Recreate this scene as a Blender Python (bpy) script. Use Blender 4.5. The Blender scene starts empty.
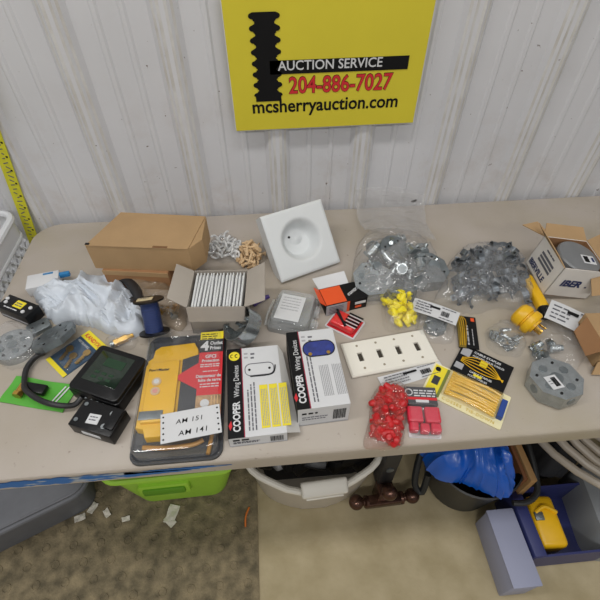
import bpy, bmesh, math, random
from mathutils import Matrix, Vector, noise
random.seed(7)
PI = math.pi
S = bpy.context.scene
COL = S.collection

# ------------------------------------------------------------------ camera
F_PX = 437.0
PITCH = math.radians(47.5)
YAW = math.radians(5)
TT = 0.74                 # table top height
CZ = TT + 0.805
Fv = Vector((math.cos(PITCH)*math.sin(YAW), math.cos(PITCH)*math.cos(YAW), -math.sin(PITCH)))
Rv = Vector((math.cos(YAW), -math.sin(YAW), 0))
Uv = Rv.cross(Fv)
cam = bpy.data.cameras.new('camera')
cam.sensor_width = 36
cam.lens = 36*F_PX/600
cam.clip_start = 0.02
camo = bpy.data.objects.new('camera', cam)
COL.objects.link(camo)
camo.matrix_world = Matrix.Translation((0, 0, CZ)) @ Matrix((Rv, Uv, -Fv)).transposed().to_4x4()
S.camera = camo

def ray(px, py):
    return Rv*((px-300)/F_PX) + Uv*((300-py)/F_PX) + Fv
def P(px, py, z=TT):      # measured point of the photograph -> point on the level z
    d = ray(px, py); t = (z-CZ)/d.z
    return Vector((d.x*t, d.y*t, z))
def PY(px, py, y):        # -> point on the upright plane y
    d = ray(px, py); t = y/d.y
    return Vector((d.x*t, y, CZ+d.z*t))
def rect(tl, tr, br, bl, z=TT):
    q = [P(*p, z) for p in (tl, tr, br, bl)]
    c = sum(q, Vector())/4
    e = (q[1]-q[0])+(q[2]-q[3])
    w = e.length/2
    d = ((q[0]-q[3])+(q[1]-q[2])).length/2
    return c.x, c.y, math.atan2(e.y, e.x), w, d

# --------------------------------------------------------------- materials
def lin(c):
    return tuple(((v/255+0.055)/1.055)**2.4 if v/255 > 0.04045 else v/255/12.92 for v in c)
MATS = {}
def mat(name, rgb, rough=0.5, metal=0.0, var=0.0, vscale=30, bump=0.0, bscale=80, spec=0.5, coat=0.0, rgb2=None, stretch=None):
    if name in MATS: return MATS[name]
    m = bpy.data.materials.new(name); m.use_nodes = True
    nt = m.node_tree; N = nt.nodes; L = nt.links
    b = N['Principled BSDF']
    c = lin(rgb)
    b.inputs['Roughness'].default_value = rough
    b.inputs['Metallic'].default_value = metal
    b.inputs['Specular IOR Level'].default_value = spec
    b.inputs['Coat Weight'].default_value = coat
    tc = N.new('ShaderNodeTexCoord'); mp = N.new('ShaderNodeMapping')
    L.new(tc.outputs['Object'], mp.inputs['Vector'])
    if stretch: mp.inputs['Scale'].default_value = stretch
    n = N.new('ShaderNodeTexNoise'); n.inputs['Scale'].default_value = vscale; n.inputs['Detail'].default_value = 5
    L.new(mp.outputs['Vector'], n.inputs['Vector'])
    r = N.new('ShaderNodeValToRGB')
    r.color_ramp.elements[0].position = 0.3; r.color_ramp.elements[1].position = 0.7
    if rgb2 is None:
        k0, k1 = 1-var, 1+var
        a = tuple(min(1, v*k0) for v in c); d = tuple(min(1, v*k1) for v in c)
    else:
        a, d = c, lin(rgb2)
    r.color_ramp.elements[0].color = (*a, 1); r.color_ramp.elements[1].color = (*d, 1)
    L.new(n.outputs['Fac'], r.inputs['Fac']); L.new(r.outputs['Color'], b.inputs['Base Color'])
    if bump > 0:
        n2 = N.new('ShaderNodeTexNoise'); n2.inputs['Scale'].default_value = bscale; n2.inputs['Detail'].default_value = 4
        L.new(mp.outputs['Vector'], n2.inputs['Vector'])
        bp = N.new('ShaderNodeBump'); bp.inputs['Strength'].default_value = bump; bp.inputs['Distance'].default_value = 0.004
        L.new(n2.outputs['Fac'], bp.inputs['Height']); L.new(bp.outputs['Normal'], b.inputs['Normal'])
    MATS[name] = m
    return m

def clear(name, tint=(225, 228, 232), body=0.16, gloss=0.12, bump=0.7, bscale=40, dist=0.004, ior=1.45):
    """thin clear polythene: mostly see-through, a little milky, glossy creases"""
    if name in MATS: return MATS[name]
    m = bpy.data.materials.new(name); m.use_nodes = True
    nt = m.node_tree; N = nt.nodes; L = nt.links
    for n in list(N): N.remove(n)
    out = N.new('ShaderNodeOutputMaterial')
    tr = N.new('ShaderNodeBsdfTransparent')
    df = N.new('ShaderNodeBsdfDiffuse'); df.inputs['Color'].default_value = (*lin(tint), 1)
    gl = N.new('ShaderNodeBsdfGlossy'); gl.inputs['Roughness'].default_value = gloss
    tc = N.new('ShaderNodeTexCoord')
    n2 = N.new('ShaderNodeTexNoise'); n2.inputs['Scale'].default_value = bscale; n2.inputs['Detail'].default_value = 3; n2.inputs['Distortion'].default_value = 1.0
    L.new(tc.outputs['Object'], n2.inputs['Vector'])
    bp = N.new('ShaderNodeBump'); bp.inputs['Strength'].default_value = bump; bp.inputs['Distance'].default_value = dist
    L.new(n2.outputs['Fac'], bp.inputs['Height'])
    for s in (gl,): L.new(bp.outputs['Normal'], s.inputs['Normal'])
    lw = N.new('ShaderNodeLayerWeight'); lw.inputs['Blend'].default_value = .5; L.new(bp.outputs['Normal'], lw.inputs['Normal'])
    pw = N.new('ShaderNodeMath'); pw.operation = 'POWER'; pw.inputs[1].default_value = 3.0; L.new(lw.outputs['Facing'], pw.inputs[0])
    fr = N.new('ShaderNodeMath'); fr.operation = 'MULTIPLY_ADD'; fr.inputs[1].default_value = .45; fr.inputs[2].default_value = .06; L.new(pw.outputs[0], fr.inputs[0])
    m1 = N.new('ShaderNodeMixShader'); m1.inputs['Fac'].default_value = body
    L.new(tr.outputs[0], m1.inputs[1]); L.new(df.outputs[0], m1.inputs[2])
    m2 = N.new('ShaderNodeMixShader'); L.new(fr.outputs[0], m2.inputs['Fac'])
    L.new(m1.outputs[0], m2.inputs[1]); L.new(gl.outputs[0], m2.inputs[2])
    L.new(m2.outputs[0], out.inputs['Surface'])
    MATS[name] = m
    return m

WHITE = mat('white_card', (208, 209, 211), 0.5, var=0.02)
WPLAST = mat('white_plastic', (214, 215, 215), 0.4)
BLACK = mat('black_print', (18, 18, 20), 0.5, spec=.2)
BPLAST = mat('black_plastic', (18, 18, 20), 0.35, spec=.3, bump=0.1, bscale=200)
DGREY = mat('dark_grey_plastic', (50, 52, 58), 0.5, var=0.1)
INK = mat('grey_ink', (95, 95, 102), 0.6)
LINK = mat('light_grey_ink', (165, 165, 168), 0.6)
YEL = mat('yellow_plastic', (228, 178, 22), 0.35, var=0.04)
YPRINT = mat('yellow_print', (233, 215, 45), 0.5)
RED = mat('red_print', (205, 40, 48), 0.45)
KRAFT = mat('kraft_cardboard', (170, 139, 100), 0.8, var=0.06, vscale=14, bump=0.15, bscale=150)
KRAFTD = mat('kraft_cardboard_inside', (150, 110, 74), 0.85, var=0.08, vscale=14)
GCARD = mat('grey_cardboard', (160, 152, 142), 0.8, var=0.05, vscale=18, bump=0.1)
ZINC = mat('zinc_steel', (172, 178, 180), 0.25, metal=0.88, var=0.14, vscale=60, bump=0.25, bscale=45)
ZINCD = mat('dull_zinc_steel', (132, 139, 142), 0.36, metal=0.75, var=0.2, vscale=45)
BRASS = mat('brass', (200, 160, 80), 0.3, metal=0.9)
HOLE = mat('dark_hole', (14, 14, 15), 0.8)
POLY = clear('clear_polythene', body=.09)
BLISTER = clear('clear_blister', body=0.035, gloss=0.08, bump=0.25, bscale=25)

# ------------------------------------------------------------ mesh builder
def smoothmesh(me, ang=35):
    me.shade_smooth() if hasattr(me, 'shade_smooth') else None
    try: me.set_sharp_from_angle(angle=math.radians(ang))
    except Exception: pass

FONTS = {}
def text_geo(body, size, bold=0.0, shear=0.0, align='LEFT', spacing=1.0):
    key = (body, size, bold, shear, align, spacing)
    if key in FONTS: return FONTS[key]
    cu = bpy.data.curves.new('lettering', 'FONT')
    cu.body = body; cu.size = size; cu.offset = bold*size; cu.shear = shear
    cu.align_x = align; cu.align_y = 'BOTTOM_BASELINE'; cu.fill_mode = 'FRONT'; cu.resolution_u = 3
    cu.space_character = spacing
    ob = bpy.data.objects.new('lettering', cu)
    me = bpy.data.meshes.new_from_object(ob)
    g = ([v.co.copy() for v in me.vertices], [tuple(p.vertices) for p in me.polygons])
    bpy.data.meshes.remove(me); bpy.data.objects.remove(ob); bpy.data.curves.remove(cu)
    FONTS[key] = g
    return g

class B:
    def __init__(s):
        s.v = []; s.f = []; s.fm = []; s.mats = []; s.M = Matrix.Identity(4); s.st = []
    def push(s, loc=(0, 0, 0), rot=(0, 0, 0), scale=(1, 1, 1)):
        from mathutils import Euler
        s.st.append(s.M.copy())
        s.M = s.M @ Matrix.Translation(loc) @ Euler(rot).to_matrix().to_4x4() @ Matrix.Diagonal((*scale, 1)); return s
    def pop(s): s.M = s.st.pop(); return s
    def add(s, vs, fs, m):
        if m not in s.mats: s.mats.append(m)
        i = s.mats.index(m); o = len(s.v)
        s.v += [s.M @ Vector(v) for v in vs]
        for f in fs: s.f.append([o+k for k in f]); s.fm.append(i)
        return s
    def addbm(s, bm, m):
        bm.verts.index_update()
        s.add([v.co.copy() for v in bm.verts], [[v.index for v in f.verts] for f in bm.faces], m); bm.free(); return s
    def box(s, c, d, m, bev=0.0, seg=2, top=1.0):
        bm = bmesh.new(); bmesh.ops.create_cube(bm, size=1)
        for v in bm.verts:
            k = top if v.co.z > 0 else 1
            v.co = Vector((v.co.x*d[0]*k, v.co.y*d[1]*k, v.co.z*d[2]))
        if bev > 0: bmesh.ops.bevel(bm, geom=list(bm.edges), offset=bev, segments=seg, profile=0.5, affect='EDGES')
        bmesh.ops.translate(bm, verts=bm.verts, vec=Vector(c))
        return s.addbm(bm, m)
    def prism(s, poly, z0, z1, m, inset=0.0, bev=0.0):
        n = len(poly)
        if bev > 0:
            cx = sum(p[0] for p in poly)/n; cy = sum(p[1] for p in poly)/n
            def ins(k):
                out = []
                for p in poly:
                    v = Vector((p[0]-cx, p[1]-cy)); l = v.length or 1; v *= (l-k)/l
                    out.append((cx+v.x, cy+v.y))
                return out
            rings = [(poly, z0), (poly, z1-bev), (ins(bev*0.3), z1-bev*0.3), (ins(bev), z1)]
        else:
            rings = [(poly, z0), (poly, z1)]
        vs = []; fs = []
        for pl, z in rings: vs += [(p[0], p[1], z) for p in pl]
        for k in range(len(rings)-1):
            for i in range(n):
                j = (i+1) % n
                fs.append((k*n+i, k*n+j, (k+1)*n+j, (k+1)*n+i))
        fs.append(tuple(range(n-1, -1, -1))); fs.append(tuple((len(rings)-1)*n+i for i in range(n)))
        return s.add(vs, fs, m)
    def cyl(s, c, r, h, m, n=24, r2=None, ax='z'):
        r2 = r if r2 is None else r2
        s.push(c, {'z': (0, 0, 0), 'x': (0, PI/2, 0), 'y': (-PI/2, 0, 0)}[ax])
        vs = [(r*math.cos(2*PI*i/n), r*math.sin(2*PI*i/n), -h/2) for i in range(n)] + [(r2*math.cos(2*PI*i/n), r2*math.sin(2*PI*i/n), h/2) for i in range(n)]
        fs = [(i, (i+1) % n, n+(i+1) % n, n+i) for i in range(n)] + [tuple(range(n-1, -1, -1)), tuple(range(n, 2*n))]
        s.add(vs, fs, m); return s.pop()
    def lathe(s, prof, m, n=28, closed=False):
        vs = []; fs = []; k = len(prof)
        for i in range(n):
            a = 2*PI*i/n
            vs += [(r*math.cos(a), r*math.sin(a), z) for r, z in prof]
        for i in range(n):
            j = (i+1) % n
            for q in range(k-1 if not closed else k):
                w = (q+1) % k
                fs.append((i*k+q, j*k+q, j*k+w, i*k+w))
        return s.add(vs, fs, m)
    def tube(s, pts, r, m, n=8, smooth=True, closed=False, rfun=None, flat=1.0):
        p = [Vector(q) for q in pts]
        if smooth and len(p) > 2:
            out = []; cnt = len(p) if closed else len(p)-1
            for i in range(cnt):
                g = (lambda k: p[k % len(p)]) if closed else (lambda k: p[max(0, min(len(p)-1, k))])
                a, b, c, d = g(i-1), g(i), g(i+1), g(i+2)
                for t in (0, .25, .5, .75):
                    out.append(0.5*((2*b)+(-a+c)*t+(2*a-5*b+4*c-d)*t*t+(-a+3*b-3*c+d)*t**3))
            if not closed: out.append(p[-1])
            p = out
        k = len(p); vs = []; fs = []; up = Vector((0, 0, 1)); prevn = None
        for i in range(k):
            t = (p[(i+1) % k]-p[i-1]) if closed else (p[min(i+1, k-1)]-p[max(i-1, 0)])
            t.normalize()
            a = (prevn - t*prevn.dot(t)) if prevn is not None else (up.cross(t) if abs(t.z) < .95 else Vector((1, 0, 0)).cross(t))
            a.normalize(); prevn = a.copy(); bb = t.cross(a)
            rr = r*(rfun(i/(k-1)) if rfun else 1)
            vs += [p[i]+a*math.cos(2*PI*q/n)*rr+bb*math.sin(2*PI*q/n)*rr*flat for q in range(n)]
        for i in range(k if closed else k-1):
            j = (i+1) % k
            for q in range(n):
                w = (q+1) % n
                fs.append((i*n+q, i*n+w, j*n+w, j*n+q))
        if not closed: fs += [tuple(range(n-1, -1, -1)), tuple((k-1)*n+q for q in range(n))]
        return s.add(vs, fs, m)
    def text(s, body, size, m, loc=(0, 0, 0), rz=0, bold=0.0, shear=0.0, align='LEFT', sx=1.0, rx=0, spacing=1.0, ry=0):
        v, f = text_geo(body, size, bold, shear, align, spacing)
        from mathutils import Euler
        s.st.append(s.M.copy())
        s.M = s.M @ Matrix.Translation(loc) @ Euler((rx, ry, rz), 'XYZ').to_matrix().to_4x4() @ Matrix.Diagonal((sx, 1, 1, 1))
        s.add(v, f, m); return s.pop()
    def patch(s, x0, y0, x1, y1, z, m, t=0.0004):     # thin printed area lying on a face
        return s.box(((x0+x1)/2, (y0+y1)/2, z), (abs(x1-x0), abs(y1-y0), t*2), m)
    def fine(s, x, y, length, h, z, m, seed=0):        # print too small to read
        rnd = random.Random(seed+int(x*1e4)+int(y*1e4)); q = x
        while q < x+length:
            w = h*rnd.uniform(0.9, 3.2); w = min(w, x+length-q)
            if w > h*0.4: s.patch(q, y, q+w, y+h*0.62, z, m)
            q += w+h*0.5
        return s
    def bars(s, x, y, w, h, z, m, seed=0, n=14):       # barcode
        rnd = random.Random(seed+n); q = x; u = w/(n*2.1)
        while q < x+w-u:
            k = u*rnd.choice((.6, 1, 1.6)); s.patch(q, y, q+k, y+h, z, m); q += k+u*rnd.choice((.7, 1.2))
        return s
    def sheet(s, fn, nu, nv, m, thick=0.0):
        vs = [fn(i/nu, j/nv) for j in range(nv+1) for i in range(nu+1)]
        fs = [(j*(nu+1)+i, j*(nu+1)+i+1, (j+1)*(nu+1)+i+1, (j+1)*(nu+1)+i) for j in range(nv) for i in range(nu)]
        if thick:
            n0 = len(vs); vs = [Vector(v) for v in vs]; nr = [Vector() for _ in vs]
            for f in fs:
                n = (vs[f[1]]-vs[f[0]]).cross(vs[f[3]]-vs[f[0]])
                for k in f: nr[k] += n
            vs2 = [v - n.normalized()*thick for v, n in zip(vs, nr)]
            f2 = [tuple(n0+k for k in reversed(f)) for f in fs]
            ed = [j*(nu+1) for j in range(nv+1)]
            loop = [i for i in range(nu+1)] + [j*(nu+1)+nu for j in range(1, nv+1)] + [nv*(nu+1)+i for i in range(nu-1, -1, -1)] + [j*(nu+1) for j in range(nv-1, 0, -1)]
            sd = [(loop[(i+1) % len(loop)], loop[i], loop[i]+n0, loop[(i+1) % len(loop)]+n0) for i in range(len(loop))]
            vs = vs+vs2; fs = fs+f2+sd
        return s.add(vs, fs, m)
    def build(s, name, parent=None, loc=None, rot=None, smooth=30):
        me = bpy.data.meshes.new(name)
        me.from_pydata([tuple(v) for v in s.v], [], s.f); me.update()
        for m in s.mats: me.materials.append(m)
        me.polygons.foreach_set('material_index', s.fm)
        if smooth: smoothmesh(me, smooth)
        o = bpy.data.objects.new(name, me); COL.objects.link(o)
        if parent: o.parent = parent
        if loc: o.location = loc
        if rot: o.rotation_euler = rot
        return o

def thing(name, label, cat, loc=(0, 0, 0), rz=0, group=None, rot=None):
    o = bpy.data.objects.new(name, None); COL.objects.link(o); o.empty_display_size = 0.02
    o.location = loc; o.rotation_euler = rot or (0, 0, rz)
    o['label'] = label; o['category'] = cat
    if group: o['group'] = group
    return o
def tag(o, label, cat, group=None, kind=None):
    o['label'] = label; o['category'] = cat
    if group: o['group'] = group
    if kind: o['kind'] = kind
    return o
def struct(o): o['kind'] = 'structure'; return o
def dup(o, loc, rot, label=None, scale=None):
    c = o.copy(); COL.objects.link(c); c.location = loc; c.rotation_euler = rot
    if scale: c.scale = (scale,)*3
    if label: c['label'] = label
    for ch in o.children:
        d = ch.copy(); COL.objects.link(d); d.parent = c
        for g in ch.children:
            e = g.copy(); COL.objects.link(e); e.parent = d
    return c

def rrect(w, d, r, n=6):
    out = []
    for cx, cy, a0 in ((w/2-r, d/2-r, 0), (-w/2+r, d/2-r, PI/2), (-w/2+r, -d/2+r, PI), (w/2-r, -d/2+r, 1.5*PI)):
        for i in range(n+1):
            a = a0+PI/2*i/n; out.append((cx+r*math.cos(a), cy+r*math.sin(a)))
    return out
def ngon(n, r, ph=0): return [(r*math.cos(2*PI*i/n+ph), r*math.sin(2*PI*i/n+ph)) for i in range(n)]

def folds(v, sc, seed=0, st=1.0):
    ca, sa = math.cos(seed*1.3), math.sin(seed*1.3)
    q = Vector(((v[0]*ca+v[1]*sa)*sc+seed*3.1, (v[1]*ca-v[0]*sa)*sc*st-seed*1.7, seed*.77))
    w = noise.noise_vector(q*0.7)*0.9
    a = 1-abs(noise.noise(q+w))*2.2
    b = 1-abs(noise.noise((q+w)*2.3))*2.2
    return a*0.65+b*0.35
def blob(b, px, H, m, z=TT, rings=26, seg=72, fold=0.01, fsc=16, seed=0, base=0.002, power=2.2, jag=0.03, wpts=None, st=1.0, edge=0.5, closed=True):
    """crumpled bag: footprint traced on the table, domed and creased; closed underneath"""
    pts = wpts or [P(*p, z) for p in px]
    c = sum(pts, Vector())/len(pts)
    ang = sorted([(math.atan2(p.y-c.y, p.x-c.x), (p-c).to_2d().length) for p in pts])
    def rad(a):
        k = len(ang)
        for i in range(k):
            a0, r0 = ang[i]; a1, r1 = ang[(i+1) % k]
            if i == k-1: a1 += 2*PI
            aa = a if a >= a0 else a+2*PI
            if a0 <= aa <= a1:
                t = (aa-a0)/max(a1-a0, 1e-6)
                x0, y0 = r0*math.cos(a0), r0*math.sin(a0); x1, y1 = r1*math.cos(a1), r1*math.sin(a1)
                x, y = x0+(x1-x0)*t, y0+(y1-y0)*t
                # distance along ray a
                dx, dy = math.cos(a), math.sin(a); ex, ey = x1-x0, y1-y0
                den = dx*ey-dy*ex
                if abs(den) < 1e-9: return math.hypot(x, y)
                return (x0*ey-y0*ex)/den
        return ang[0][1]
    rr = [rad(-PI+2*PI*i/seg+1e-5) for i in range(seg)]
    for _ in range(2): rr = [(rr[i-1]+2*rr[i]+rr[(i+1) % seg])/4 for i in range(seg)]
    rr = [r*(1+jag*noise.noise(Vector((i*0.9, seed, 0)))*2) for i, r in enumerate(rr)]
    vs = [(c.x, c.y, z+base+H+fold*folds(c, fsc, seed)*.5)]; fs = []
    for k in range(1, rings+1):
        t = k/rings
        for i in range(seg):
            a = -PI+2*PI*i/seg
            x = c.x+rr[i]*t*math.cos(a); y = c.y+rr[i]*t*math.sin(a)
            env = max(0, 1-t**power)**edge
            h = base+H*env*(0.85+0.35*noise.noise(Vector((x*9, y*9, seed)))) + fold*folds((x, y), fsc, seed, st)*min(1, env*1.6)
            vs.append((x, y, z+max(base*0.5, h)))
    for i in range(seg): fs.append((0, 1+i, 1+(i+1) % seg))
    for k in range(rings-1):
        for i in range(seg):
            j = (i+1) % seg
            fs.append((1+k*seg+i, 1+(k+1)*seg+i, 1+(k+1)*seg+j, 1+k*seg+j))
    if not closed or m.name.startswith(('clear', 'shiny', 'big', 'brown')):
        b.add(vs, fs, m); return c
    n0 = len(vs)
    last = 1+(rings-1)*seg
    for i in range(seg):
        v = vs[last+i]; vs.append((v[0], v[1], z+0.0004))
    for i in range(seg):
        j = (i+1) % seg; fs.append((last+i, n0+i, n0+j, last+j))
    fs.append(tuple(n0+i for i in reversed(range(seg))))
    b.add(vs, fs, m)
    return c

def scatter(n, px, H, seed, z=TT, size=0.012, wpts=None):
    """resting spots of a loose heap over a traced footprint"""
    rnd = random.Random(seed); pts = wpts or [P(*p, z) for p in px]
    c = sum(pts, Vector())/len(pts); out = []
    x0, x1 = min(p.x for p in pts), max(p.x for p in pts); y0, y1 = min(p.y for p in pts), max(p.y for p in pts)
    def inside(x, y):
        r = False; k = len(pts)
        for i in range(k):
            a, b = pts[i], pts[i-1]
            if (a.y > y) != (b.y > y) and x < (b.x-a.x)*(y-a.y)/(b.y-a.y)+a.x: r = not r
        return r
    tries = 0
    while len(out) < n and tries < n*200:
        tries += 1
        x, y = rnd.uniform(x0, x1), rnd.uniform(y0, y1)
        if not inside(c.x+(x-c.x)*1.12, c.y+(y-c.y)*1.12): continue
        near = [o[2] for o in out if math.hypot(o[0]-x, o[1]-y) < size*1.5]
        ed = 1e9
        for i in range(len(pts)):
            a_, b_ = pts[i-1], pts[i]; e_ = (b_-a_).to_2d(); p_ = Vector((x, y))-a_.to_2d()
            k_ = max(0, min(1, p_.dot(e_)/max(e_.length_squared, 1e-9))); ed = min(ed, (p_-e_*k_).length)
        Hh = size*.5+(H-size*.5)*min(1, ed/(size*1.6))
        zz = z+size*0.5 if not near else max(near)+size*0.55
        if zz > z+Hh:
            if tries < n*150: continue
            zz = z+Hh*rnd.random()
        out.append((x, y, zz))
    return out

# ================================================================ setting
WY = 1.125                                   # wall sheet plane
wallm = mat('painted_metal_siding', (208, 208, 211), 0.5, var=0.035, vscale=5, rgb2=None)
def dirt_wall():
    m = wallm; nt = m.node_tree; N = nt.nodes; L = nt.links; b = N['Principled BSDF']
    old = b.inputs['Base Color'].links[0].from_socket
    tc = N.new('ShaderNodeTexCoord'); sep = N.new('ShaderNodeSeparateXYZ'); L.new(tc.outputs['Object'], sep.inputs[0])
    # rusty-tan scuffs and specks near the foot of the sheets
    n = N.new('ShaderNodeTexNoise'); n.inputs['Scale'].default_value = 7; n.inputs['Detail'].default_value = 8; n.inputs['Roughness'].default_value = .7
    L.new(tc.outputs['Object'], n.inputs['Vector'])
    r = N.new('ShaderNodeValToRGB'); r.color_ramp.elements[0].position = .52; r.color_ramp.elements[1].position = .78
    L.new(n.outputs['Fac'], r.inputs['Fac'])
    mr = N.new('ShaderNodeMapRange'); mr.inputs['From Min'].default_value = 1.15; mr.inputs['From Max'].default_value = .75
    mr.inputs['To Min'].default_value = 0.05; mr.inputs['To Max'].default_value = .45
    L.new(sep.outputs['Z'], mr.inputs['Value'])
    mu = N.new('ShaderNodeMath'); mu.operation = 'MULTIPLY'; L.new(r.outputs['Color'], mu.inputs[0]); L.new(mr.outputs[0], mu.inputs[1])
    mx = N.new('ShaderNodeMix'); mx.data_type = 'RGBA'; L.new(mu.outputs[0], mx.inputs['Factor'])
    L.new(old, mx.inputs['A']); mx.inputs['B'].default_value = (*lin((160, 138, 118)), 1)
    n3 = N.new('ShaderNodeTexNoise'); n3.inputs['Scale'].default_value = 60; n3.inputs['Detail'].default_value = 2
    L.new(tc.outputs['Object'], n3.inputs['Vector'])
    r3 = N.new('ShaderNodeValToRGB'); r3.color_ramp.elements[0].position = .74; r3.color_ramp.elements[1].position = .78
    L.new(n3.outputs['Fac'], r3.inputs['Fac'])
    m2 = N.new('ShaderNodeMix'); m2.data_type = 'RGBA'; L.new(r3.outputs['Color'], m2.inputs['Factor'])
    L.new(mx.outputs['Result'], m2.inputs['A']); m2.inputs['B'].default_value = (*lin((110, 96, 88)), 1)
    L.new(m2.outputs['Result'], b.inputs['Base Color'])
dirt_wall()
b = B()
prof = []
x = -2.6
first = 0.036 - 0.2345*11
for k in range(24):
    c = first+0.2345*k
    prof += [(c-.034, 0), (c-.024, -.012), (c-.018, -.015), (c-.012, -.020), (c-.005, -.0185), (c+.005, -.0185), (c+.012, -.020), (c+.018, -.015), (c+.024, -.012), (c+.034, 0)]
    for q in (.0875, .147):
        prof += [(c+q-.009, 0), (c+q-.004, -.0035), (c+q+.004, -.0035), (c+q+.009, 0)]
n = len(prof); vs = []; fs = []
for z in (0.0, 2.6):
    vs += [(p[0], WY+p[1], z) for p in prof]
for i in range(n-1): fs.append((i, i+1, n+i+1, n+i))
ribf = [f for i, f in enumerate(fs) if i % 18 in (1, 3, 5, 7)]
fs = [f for i, f in enumerate(fs) if i % 18 not in (1, 3, 5, 7)]
vs += [(prof[0][0], WY+.03, 0), (prof[-1][0], WY+.03, 0), (prof[0][0], WY+.03, 2.6), (prof[-1][0], WY+.03, 2.6)]
k = 2*n
fs += [(k+1, k, k+2, k+3), (k, 0, n, k+2), (n-1, k+1, k+3, 2*n-1)]
b.add(vs, fs, wallm)
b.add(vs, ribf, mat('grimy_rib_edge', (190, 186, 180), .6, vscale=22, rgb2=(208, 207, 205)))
struct(b.build('wall_back', smooth=0))
# screws of the siding are part of the wall surface

floorm = mat('concrete_floor', (160, 146, 112), 0.75, var=0.0, vscale=9, rgb2=(184, 170, 138), bump=0.25, bscale=60)
b = B(); b.box((0, 0, -0.025), (5.6, 4.6, 0.05), floorm); o = b.build('floor', smooth=0); struct(o)

# ================================================================ folding table
tabm = mat('table_plastic', (178, 169, 161), 0.42, var=0.0, vscale=5, rgb2=(166, 156, 142), bump=0.06, bscale=120)
def dirty_table():
    m = tabm; nt = m.node_tree; N = nt.nodes; L = nt.links; b = N['Principled BSDF']
    old = b.inputs['Base Color'].links[0].from_socket
    tc = N.new('ShaderNodeTexCoord')
    n = N.new('ShaderNodeTexNoise'); n.inputs['Scale'].default_value = 3.2; n.inputs['Detail'].default_value = 6
    mp = N.new('ShaderNodeMapping'); mp.inputs['Location'].default_value = (3.3, 1.2, 0); L.new(tc.outputs['Object'], mp.inputs[0]); L.new(mp.outputs[0], n.inputs[0])
    r = N.new('ShaderNodeValToRGB'); r.color_ramp.elements[0].position = .5; r.color_ramp.elements[1].position = .75
    L.new(n.outputs['Fac'], r.inputs['Fac'])
    mu = N.new('ShaderNodeMath'); mu.operation = 'MULTIPLY'; mu.inputs[1].default_value = .6; L.new(r.outputs['Color'], mu.inputs[0])
    mx = N.new('ShaderNodeMix'); mx.data_type = 'RGBA'; L.new(mu.outputs[0], mx.inputs['Factor']); L.new(old, mx.inputs['A']); mx.inputs['B'].default_value = (*lin((158, 147, 116)), 1)
    # fine scratches
    n3 = N.new('ShaderNodeTexNoise'); n3.inputs['Scale'].default_value = 90; n3.inputs['Detail'].default_value = 3
    L.new(tc.outputs['Object'], n3.inputs[0])
    r3 = N.new('ShaderNodeValToRGB'); r3.color_ramp.elements[0].position = .7; r3.color_ramp.elements[1].position = .82
    L.new(n3.outputs['Fac'], r3.inputs['Fac'])
    m2 = N.new('ShaderNodeMix'); m2.data_type = 'RGBA'; L.new(r3.outputs['Color'], m2.inputs['Factor']); L.new(mx.outputs['Result'], m2.inputs['A']); m2.inputs['B'].default_value = (*lin((128, 116, 106)), 1)
    L.new(m2.outputs['Result'], b.inputs['Base Color'])
dirty_table()
TX0, TX1, TY0, TY1 = -0.682, 1.756, 0.340, 1.103
t = thing('folding_table', 'long beige plastic folding table with scuffed top covered in electrical parts', 'table', ((TX0+TX1)/2, (TY0+TY1)/2, 0))
b = B(); b.prism(rrect(TX1-TX0, TY1-TY0, 0.07, 8), TT-.022, TT, tabm, bev=0.006)
b.prism(rrect(TX1-TX0-.004, TY1-TY0-.004, 0.069, 8), TT-.046, TT-.0222, tabm)
b.build('tabletop', t)
# blue paint worn along the front edge
bluem = mat('worn_blue_paint', (24, 100, 172), 0.5, vscale=34, rgb2=(165, 172, 175), stretch=(.5, 1, 2.2))
bluem.node_tree.nodes['Color Ramp'].color_ramp.elements[0].position = .54
bluem.node_tree.nodes['Color Ramp'].color_ramp.elements[1].position = .60
b = B(); ox = (TX0+TX1)/2; oy = (TY0+TY1)/2
def paint(x0, x1, z0, z1, seed):
    rnd = random.Random(seed); n = 40; top = []; bot = []
    for i in range(n+1):
        xx = x0+(x1-x0)*i/n; k = min(1, (1-i/n)*2.5+.15)
        zc = (z0+z1)/2; hh = (z1-z0)/2*k*rnd.uniform(.7, 1.05)
        top.append((xx-ox, TY0-.0012-oy, zc+hh)); bot.append((xx-ox, TY0-.0012-oy, zc-hh))
    vs = bot+top; vs += [(v[0], v[1]+.001, v[2]) for v in vs]
    m2 = 2*(n+1); fs = [(i, i+1, n+2+i, n+1+i) for i in range(n)]+[(m2+i+1, m2+i, m2+n+1+i, m2+n+2+i) for i in range(n)]
    b.add(vs, fs, bluem)
paint(TX0+.07, -0.16, TT-.036, TT-.007, 1)
paint(-0.30, -0.10, TT-.021, TT-.010, 3)
o = b.build('painted_edge', t, smooth=0); o['label'] = 'worn streak of blue paint along the front edge'
steelm = mat('table_leg_steel', (110, 110, 112), 0.4, metal=0.6)
for sx in (TX0+.28, TX1-.28):
    for sy in (TY0+.32, TY1-.09):
        b = B(); b.tube([(sx-ox, sy-oy, TT-.046), (sx-ox, sy-oy, 0.015)], .014, steelm, 12, smooth=False); b.cyl((sx-ox, sy-oy, .012), .018, .024, BPLAST, 16)
        b.build('leg', t)
    b = B(); b.tube([(sx-ox, TY0+.32-oy, .25), (sx-ox, TY1-.09-oy, .25)], .011, steelm, 10, smooth=False); b.build('leg_brace', t)

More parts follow.
